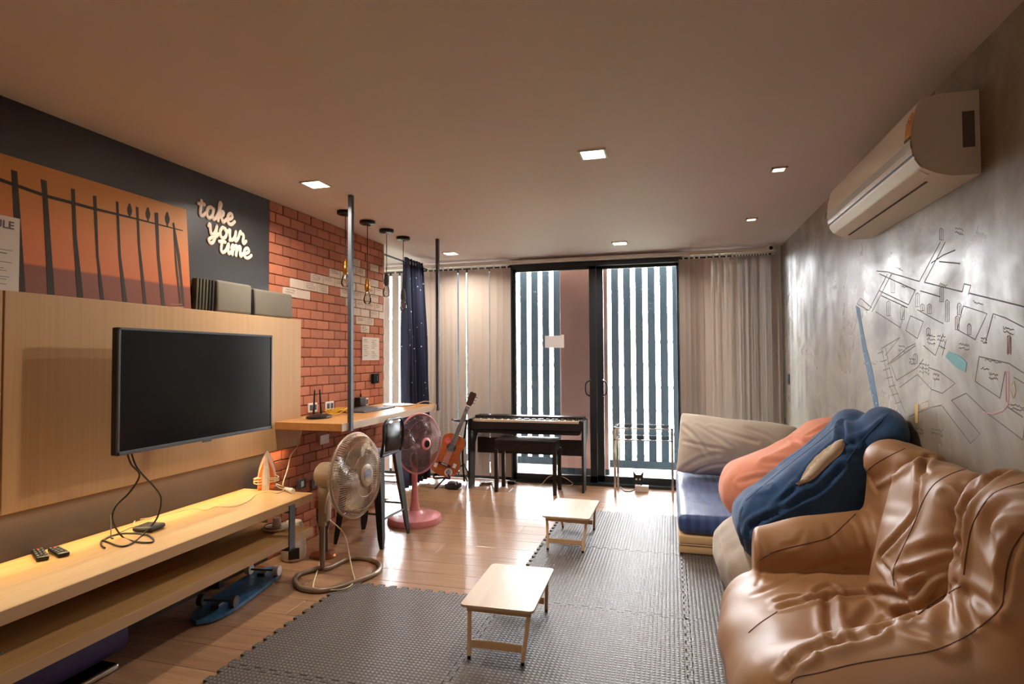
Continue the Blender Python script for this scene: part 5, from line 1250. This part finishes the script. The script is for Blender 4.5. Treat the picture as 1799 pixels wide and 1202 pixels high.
def fl_(X, Y, Z):
    seat = rbox(X, Y, Z, (.575, 2.36, .235), (.385, .50, .225), .17, rmat(0, -3, 0))
    seat = smin(seat, ell(X, Y, Z, (.46, 2.36, .31), (.28, .42, .16)), .06)
    arm2 = capsule(X, Y, Z, (.20, 2.80, .455), (.92, 2.93, .54), .118, .16); arm2 = smax(arm2, .345-X+.10*(Y-2.8), .022)
    arm2 = smin(arm2, rbox(X, Y, Z, (.70, 2.92, .25), (.30, .13, .25), .09), .06)
    arm1 = capsule(X, Y, Z, (.36, 1.94, .30), (.86, 1.90, .50), .17, .19)
    arm1 = smin(arm1, rbox(X, Y, Z, (.66, 1.90, .22), (.37, .16, .22), .11), .08)
    wing2 = rbox(X, Y, Z, (.95, 2.85, .70), (.105, .20, .29), .07, rmat(0, 6, 0))
    wing2 = smin(wing2, ell(X, Y, Z, (.905, 2.87, .915), (.09, .12, .09)), .05)
    back = rbox(X, Y, Z, (.905, 2.37, .68), (.135, .275, .315), .12, rmat(0, 13, 0)); back = smin(back, ell(X, Y, Z, (.845, 2.37, .58), (.13, .245, .23)), .06)
    wing1 = rbox(X, Y, Z, (.93, 1.89, .72), (.135, .20, .325), .12, rmat(0, 8, 0))
    d = smin(seat, arm1, .035); d = smin(d, arm2, .02); d = smin(d, wing2, .03); d = smin(d, wing1, .05)
    d = smin(d, back, .018)
    d = smax(d, ZM-Z, .025); return smax(d, X-1.066, .02)
# light grey bag underneath
t = thing('grey_beanbag', 'light grey fabric beanbag squashed under the salmon one', 'beanbag', (.64, 3.7, ZM))
def fg(X, Y, Z):
    d = ell(X, Y, Z, (.64, 3.68, .20), (.41, .45, .30)); d = smin(d, rbox(X, Y, Z, (.66, 3.7, .16), (.36, .40, .15), .12), .1)
    d = smax(d, ZM-Z, .03); return smax(d, X-1.06, .03)
P, F = surf(fg, (.15, 3.15, 0), (1.1, 4.25, .6), .018); P = relax(P, F, 3); Nn = vnorm(P, F); P = vn(P, 5, .02, 3, Nn); P = vn(P, 14, .006, 5, Nn)
P[:, 2] = np.maximum(P[:, 2], ZM); P[:, 1] = np.minimum(P[:, 1], 4.195)
soft('cover', P, F, 'baggrey', t)
for pts in ([(1262, 930), (1275, 985), (1300, 1040)], [(1290, 905), (1305, 960), (1315, 1010)]): seamtube(trace(P, F, pts), .0022, 'seam', 'bagbeige', t)

# salmon bag
t = thing('salmon_beanbag', 'salmon cotton beanbag slumped against the wall next to the mattress', 'beanbag', (.65, 3.9, .4))
def fs(X, Y, Z):
    R = rmat(0, -29, 0)
    d = rbox(X, Y, Z, (.67, 3.93, .655), (.40, .26, .165), .16, R); d = smin(d, ell(X, Y, Z, (.53, 3.90, .535), (.225, .26, .215)), .07)
    d = smin(d, ell(X, Y, Z, (.92, 3.95, .86), (.16, .22, .14)), .08)
    d = smax(d, .004-fg(X, Y, Z), .02); return smax(d, X-1.065, .03)
P, F = surf(fs, (.2, 3.5, .2), (1.12, 4.35, 1.15), .016); P = relax(P, F, 2); Nn = vnorm(P, F); P = vn(P, 4, .018, 11, Nn)
P = folds(P, F, [([(1345, 812), (1380, 812), (1420, 815)], .018, .016, .008), ([(1390, 770), (1425, 782), (1440, 775)], .018, .022, .012), ([(1300, 848), (1340, 838), (1380, 842)], .014, .016, .010), ([(1420, 765), (1450, 750), (1470, 745)], .014, .014, .008), ([(1290, 845), (1295, 870), (1305, 900)], .02, .008, .004), ([(1330, 822), (1345, 805), (1400, 780)], .02, -.012, 0)], .7)
Nn = vnorm(P, F); P = vn(P, 12, .005, 2, Nn); P[:, 0] = np.minimum(P[:, 0], 1.07)
soft('cover', P, F, 'salmon', t)

# navy bag
t = thing('navy_beanbag', 'navy denim beanbag with a beige panel leaning between the salmon and leather ones', 'beanbag', (.7, 3.27, .3))
def fn_(X, Y, Z):
    R = rmat(0, -42, 0)
    d = rbox(X, Y, Z, (.685, 3.30, .70), (.44, .235, .165), .15, R); d = smin(d, ell(X, Y, Z, (.50, 3.30, .48), (.165, .235, .20)), .05)
    d = smin(d, ell(X, Y, Z, (.485, 3.39, .53), (.15, .16, .15)), .02)
    d = smin(d, ell(X, Y, Z, (.985, 3.16, 1.01), (.10, .17, .125)), .03); d = smin(d, ell(X, Y, Z, (.90, 3.36, 1.00), (.105, .15, .105)), .012)
    d = smax(d, -ell(X, Y, Z, (.655, 3.40, .915), (.17, .06, .05), R), .03)
    d = smin(d, rbox(X, Y, Z, (.82, 3.28, .40), (.2, .2, .3), .12), .1)
    d = smax(d, .004-fg(X, Y, Z), .02); d = smax(d, .006-fl_(X, Y, Z), .02)
    return smax(d, X-1.068, .02)
P, F = surf(fn_, (.25, 2.95, .1), (1.12, 3.7, 1.22), .0145); P = relax(P, F, 2); Nn = vnorm(P, F); P = vn(P, 4.5, .014, 21, Nn)
P = folds(P, F, [([(1320, 925), (1365, 900), (1400, 880), (1440, 860), (1480, 820)], .012, .014, .012), ([(1480, 775), (1520, 760), (1560, 730)], .014, -.014, 0), ([(1478, 745), (1482, 775), (1500, 780)], .014, .022, .014), ([(1365, 890), (1390, 865), (1400, 855)], .012, .016, .012), ([(1305, 900), (1320, 870), (1350, 856)], .014, -.006, .006), ([(1315, 940), (1325, 920), (1350, 905)], .012, .012, .01), ([(1330, 935), (1330, 915)], .01, .012, .008), ([(1405, 850), (1440, 805), (1475, 775)], .012, .012, .006), ([(1300, 930), (1306, 955), (1312, 975)], .01, .008, .006)], 1.1)
Nn = vnorm(P, F); P = vn(P, 13, .004, 2, Nn); P[:, 0] = np.minimum(P[:, 0], 1.07)
soft('denim_cover', P, F, 'navy', t)
bv = BVHTree.FromPolygons([tuple(p) for p in P], [tuple(int(i) for i in f) for f in F])
la = spline([(1404, 853, 0), (1410, 834, 0), (1428, 808, 0), (1452, 787, 0), (1472, 774, 0)], 6); rb = spline([(1404, 853, 0), (1430, 841, 0), (1456, 817, 0), (1478, 797, 0), (1485, 781, 0)], 6)
pb = B(); rows = []
for a, b_ in zip(la, rb):
    row = []
    for k in range(9):
        q = a.lerp(b_, k/8); h_ = bv.ray_cast(CAM, ray(q.x, q.y).normalized()); row.append(pb.bm.verts.new(h_[0]+h_[1]*(.003+.016*math.sin(math.pi*k/8))))
    rows.append(row)
for r0, r1 in zip(rows, rows[1:]):
    for k in range(8): pb.face([r0[k], r0[k+1], r1[k+1], r1[k]])
po_ = pb.out('stretch_panel', 'bagbeige', t, True, 180)
for pts in ([(1320, 925), (1365, 900), (1400, 880), (1440, 860), (1480, 820), (1510, 780), (1540, 748), (1565, 722)], [(1310, 880), (1345, 850), (1400, 806), (1440, 775), (1470, 748)], [(1305, 890), (1299, 915), (1303, 945), (1312, 978)]): seamtube(trace(P, F, pts), .0022, 'seam', 'navy', t)

# leather armchair bag -------------------------------------------------
t = thing('leather_beanbag', 'large tan leather beanbag armchair in the right foreground', 'beanbag', (.62, 2.4, ZM))
P, F = surf(fl_, (.05, 1.6, 0), (1.12, 3.15, 1.2), .0098); P = relax(P, F, 2); Nn = vnorm(P, F); P = vn(P, 3.2, .02, 31, Nn); P = vn(P, 7, .008, 8, Nn)
FOLDS = [
 # seat: deep tuck and puckers
 ([(1590, 1052), (1545, 1042), (1500, 1045), (1455, 1050), (1425, 1058)], .016, .030, .016), ([(1425, 1058), (1395, 1062), (1370, 1070)], .012, .018, .010),
 ([(1432, 1050), (1440, 1035), (1462, 1028), (1472, 1042)], .012, .016, .012), ([(1365, 1058), (1385, 1050), (1410, 1048)], .012, .012, .010),
 ([(1455, 1052), (1458, 1080), (1462, 1110), (1470, 1128)], .020, .026, .016), ([(1480, 1060), (1468, 1090), (1462, 1110)], .016, -.014, 0),
 ([(1540, 1062), (1520, 1085), (1500, 1115)], .022, .012, .012), ([(1590, 1052), (1600, 1068), (1580, 1080), (1545, 1112)], .016, .030, .010),
 ([(1400, 1155), (1430, 1140), (1465, 1132), (1500, 1125), (1540, 1115)], .018, .026, .016), ([(1375, 1185), (1400, 1165), (1420, 1155)], .014, .020, .012),
 ([(1560, 1085), (1590, 1075), (1610, 1070)], .014, .010, .008),
 # near arm puckers radiating from the tuck
 ([(1688, 1028), (1660, 1048), (1620, 1070), (1595, 1092)], .012, .024, .012), ([(1690, 1028), (1700, 1060), (1712, 1095)], .018, .016, .014), ([(1690, 1028), (1725, 1055), (1750, 1070)], .018, .014, .012), ([(1680, 1030), (1665, 1070), (1662, 1120)], .022, .014, .014),
 ([(1600, 1105), (1640, 1118), (1665, 1132)], .018, .012, .010),
 # centre back: creases fanning from the lower right tuck
 ([(1688, 980), (1650, 990), (1610, 1005), (1580, 1010)], .014, .022, .014), ([(1685, 1000), (1640, 1010), (1615, 1030), (1598, 1055)], .013, .024, .014), ([(1690, 1015), (1660, 1025), (1645, 1045), (1640, 1060)], .012, .020, .012), ([(1690, 960), (1650, 962), (1600, 975)], .02, .010, .010),
 ([(1690, 920), (1675, 890), (1660, 870)], .018, .016, .012), ([(1718, 850), (1705, 870), (1690, 905)], .014, .020, .014), ([(1700, 860), (1712, 835)], .016, -.014, 0),
 ([(1616, 1020), (1600, 1040), (1590, 1052)], .012, .020, .010),
 # outline tucks of the centre back
 ([(1632, 802), (1618, 830), (1612, 870), (1608, 905), (1575, 945), (1545, 980), (1560, 1005), (1582, 1035)], .014, .022, .012), ([(1775, 822), (1735, 848), (1705, 880), (1694, 915), (1692, 960), (1690, 1025)], .013, .026, .014),
 # far wing
 ([(1505, 862), (1509, 900), (1520, 935), (1535, 975)], .014, .020, .008), ([(1620, 808), (1590, 828), (1555, 848), (1540, 855)], .015, -.020, 0), ([(1540, 858), (1530, 845), (1525, 830)], .016, .014, .008), ([(1628, 808), (1622, 822), (1630, 835)], .012, .016, .010), ([(1512, 900), (1560, 905), (1585, 910)], .02, .008, .006),
 # far arm
 ([(1335, 950), (1342, 975), (1338, 1005), (1330, 1030)], .010, .012, .008), ([(1410, 938), (1400, 955), (1380, 960)], .014, .012, .010), ([(1455, 925), (1462, 950), (1480, 980)], .016, .014, .010), ([(1480, 912), (1500, 925), (1508, 950)], .014, .012, .008), ([(1520, 985), (1470, 990), (1420, 1005), (1360, 1030), (1325, 1045)], .016, .022, .006),
 # near wing
 ([(1799, 882), (1765, 885), (1742, 905), (1735, 935), (1745, 965)], .026, .020, .014), ([(1790, 945), (1775, 975), (1768, 1010), (1762, 1060)], .014, .014, .012)]
P = folds(P, F, [(a, w*.85, d*(.5 if a[0][0] < 1530 and a[0][1] < 1000 else 1), r*(.4 if a[0][0] < 1530 and a[0][1] < 1000 else 1)) for a, w, d, r in FOLDS], .64); P = relax(P, F, 1, .35); P[:, 0] = np.minimum(P[:, 0], 1.07); P[:, 2] = np.maximum(P[:, 2], ZM)
soft('leather_cover', P, F, 'leather', t)
for pts in ([(1390, 1200), (1400, 1190), (1440, 1182), (1500, 1167), (1570, 1155), (1640, 1143), (1690, 1122), (1730, 1095), (1758, 1068), (1764, 1040), (1768, 1005), (1778, 968), (1799, 935)], [(1335, 985), (1360, 970), (1410, 957), (1455, 945), (1480, 925), (1503, 903)], [(1508, 880), (1513, 850), (1525, 826), (1550, 808), (1590, 788)], [(1571, 1030), (1570, 1000), (1590, 955), (1608, 915), (1622, 880), (1645, 848), (1690, 826), (1740, 818)], [(1315, 1112), (1335, 1095), (1365, 1075)], [(1693, 1010), (1700, 960), (1712, 915), (1745, 868), (1799, 848)], [(1610, 1082), (1640, 1060), (1670, 1040), (1688, 1030)]): seamtube(trace(P, F, pts), .0021, 'seam', 'stitch', t)
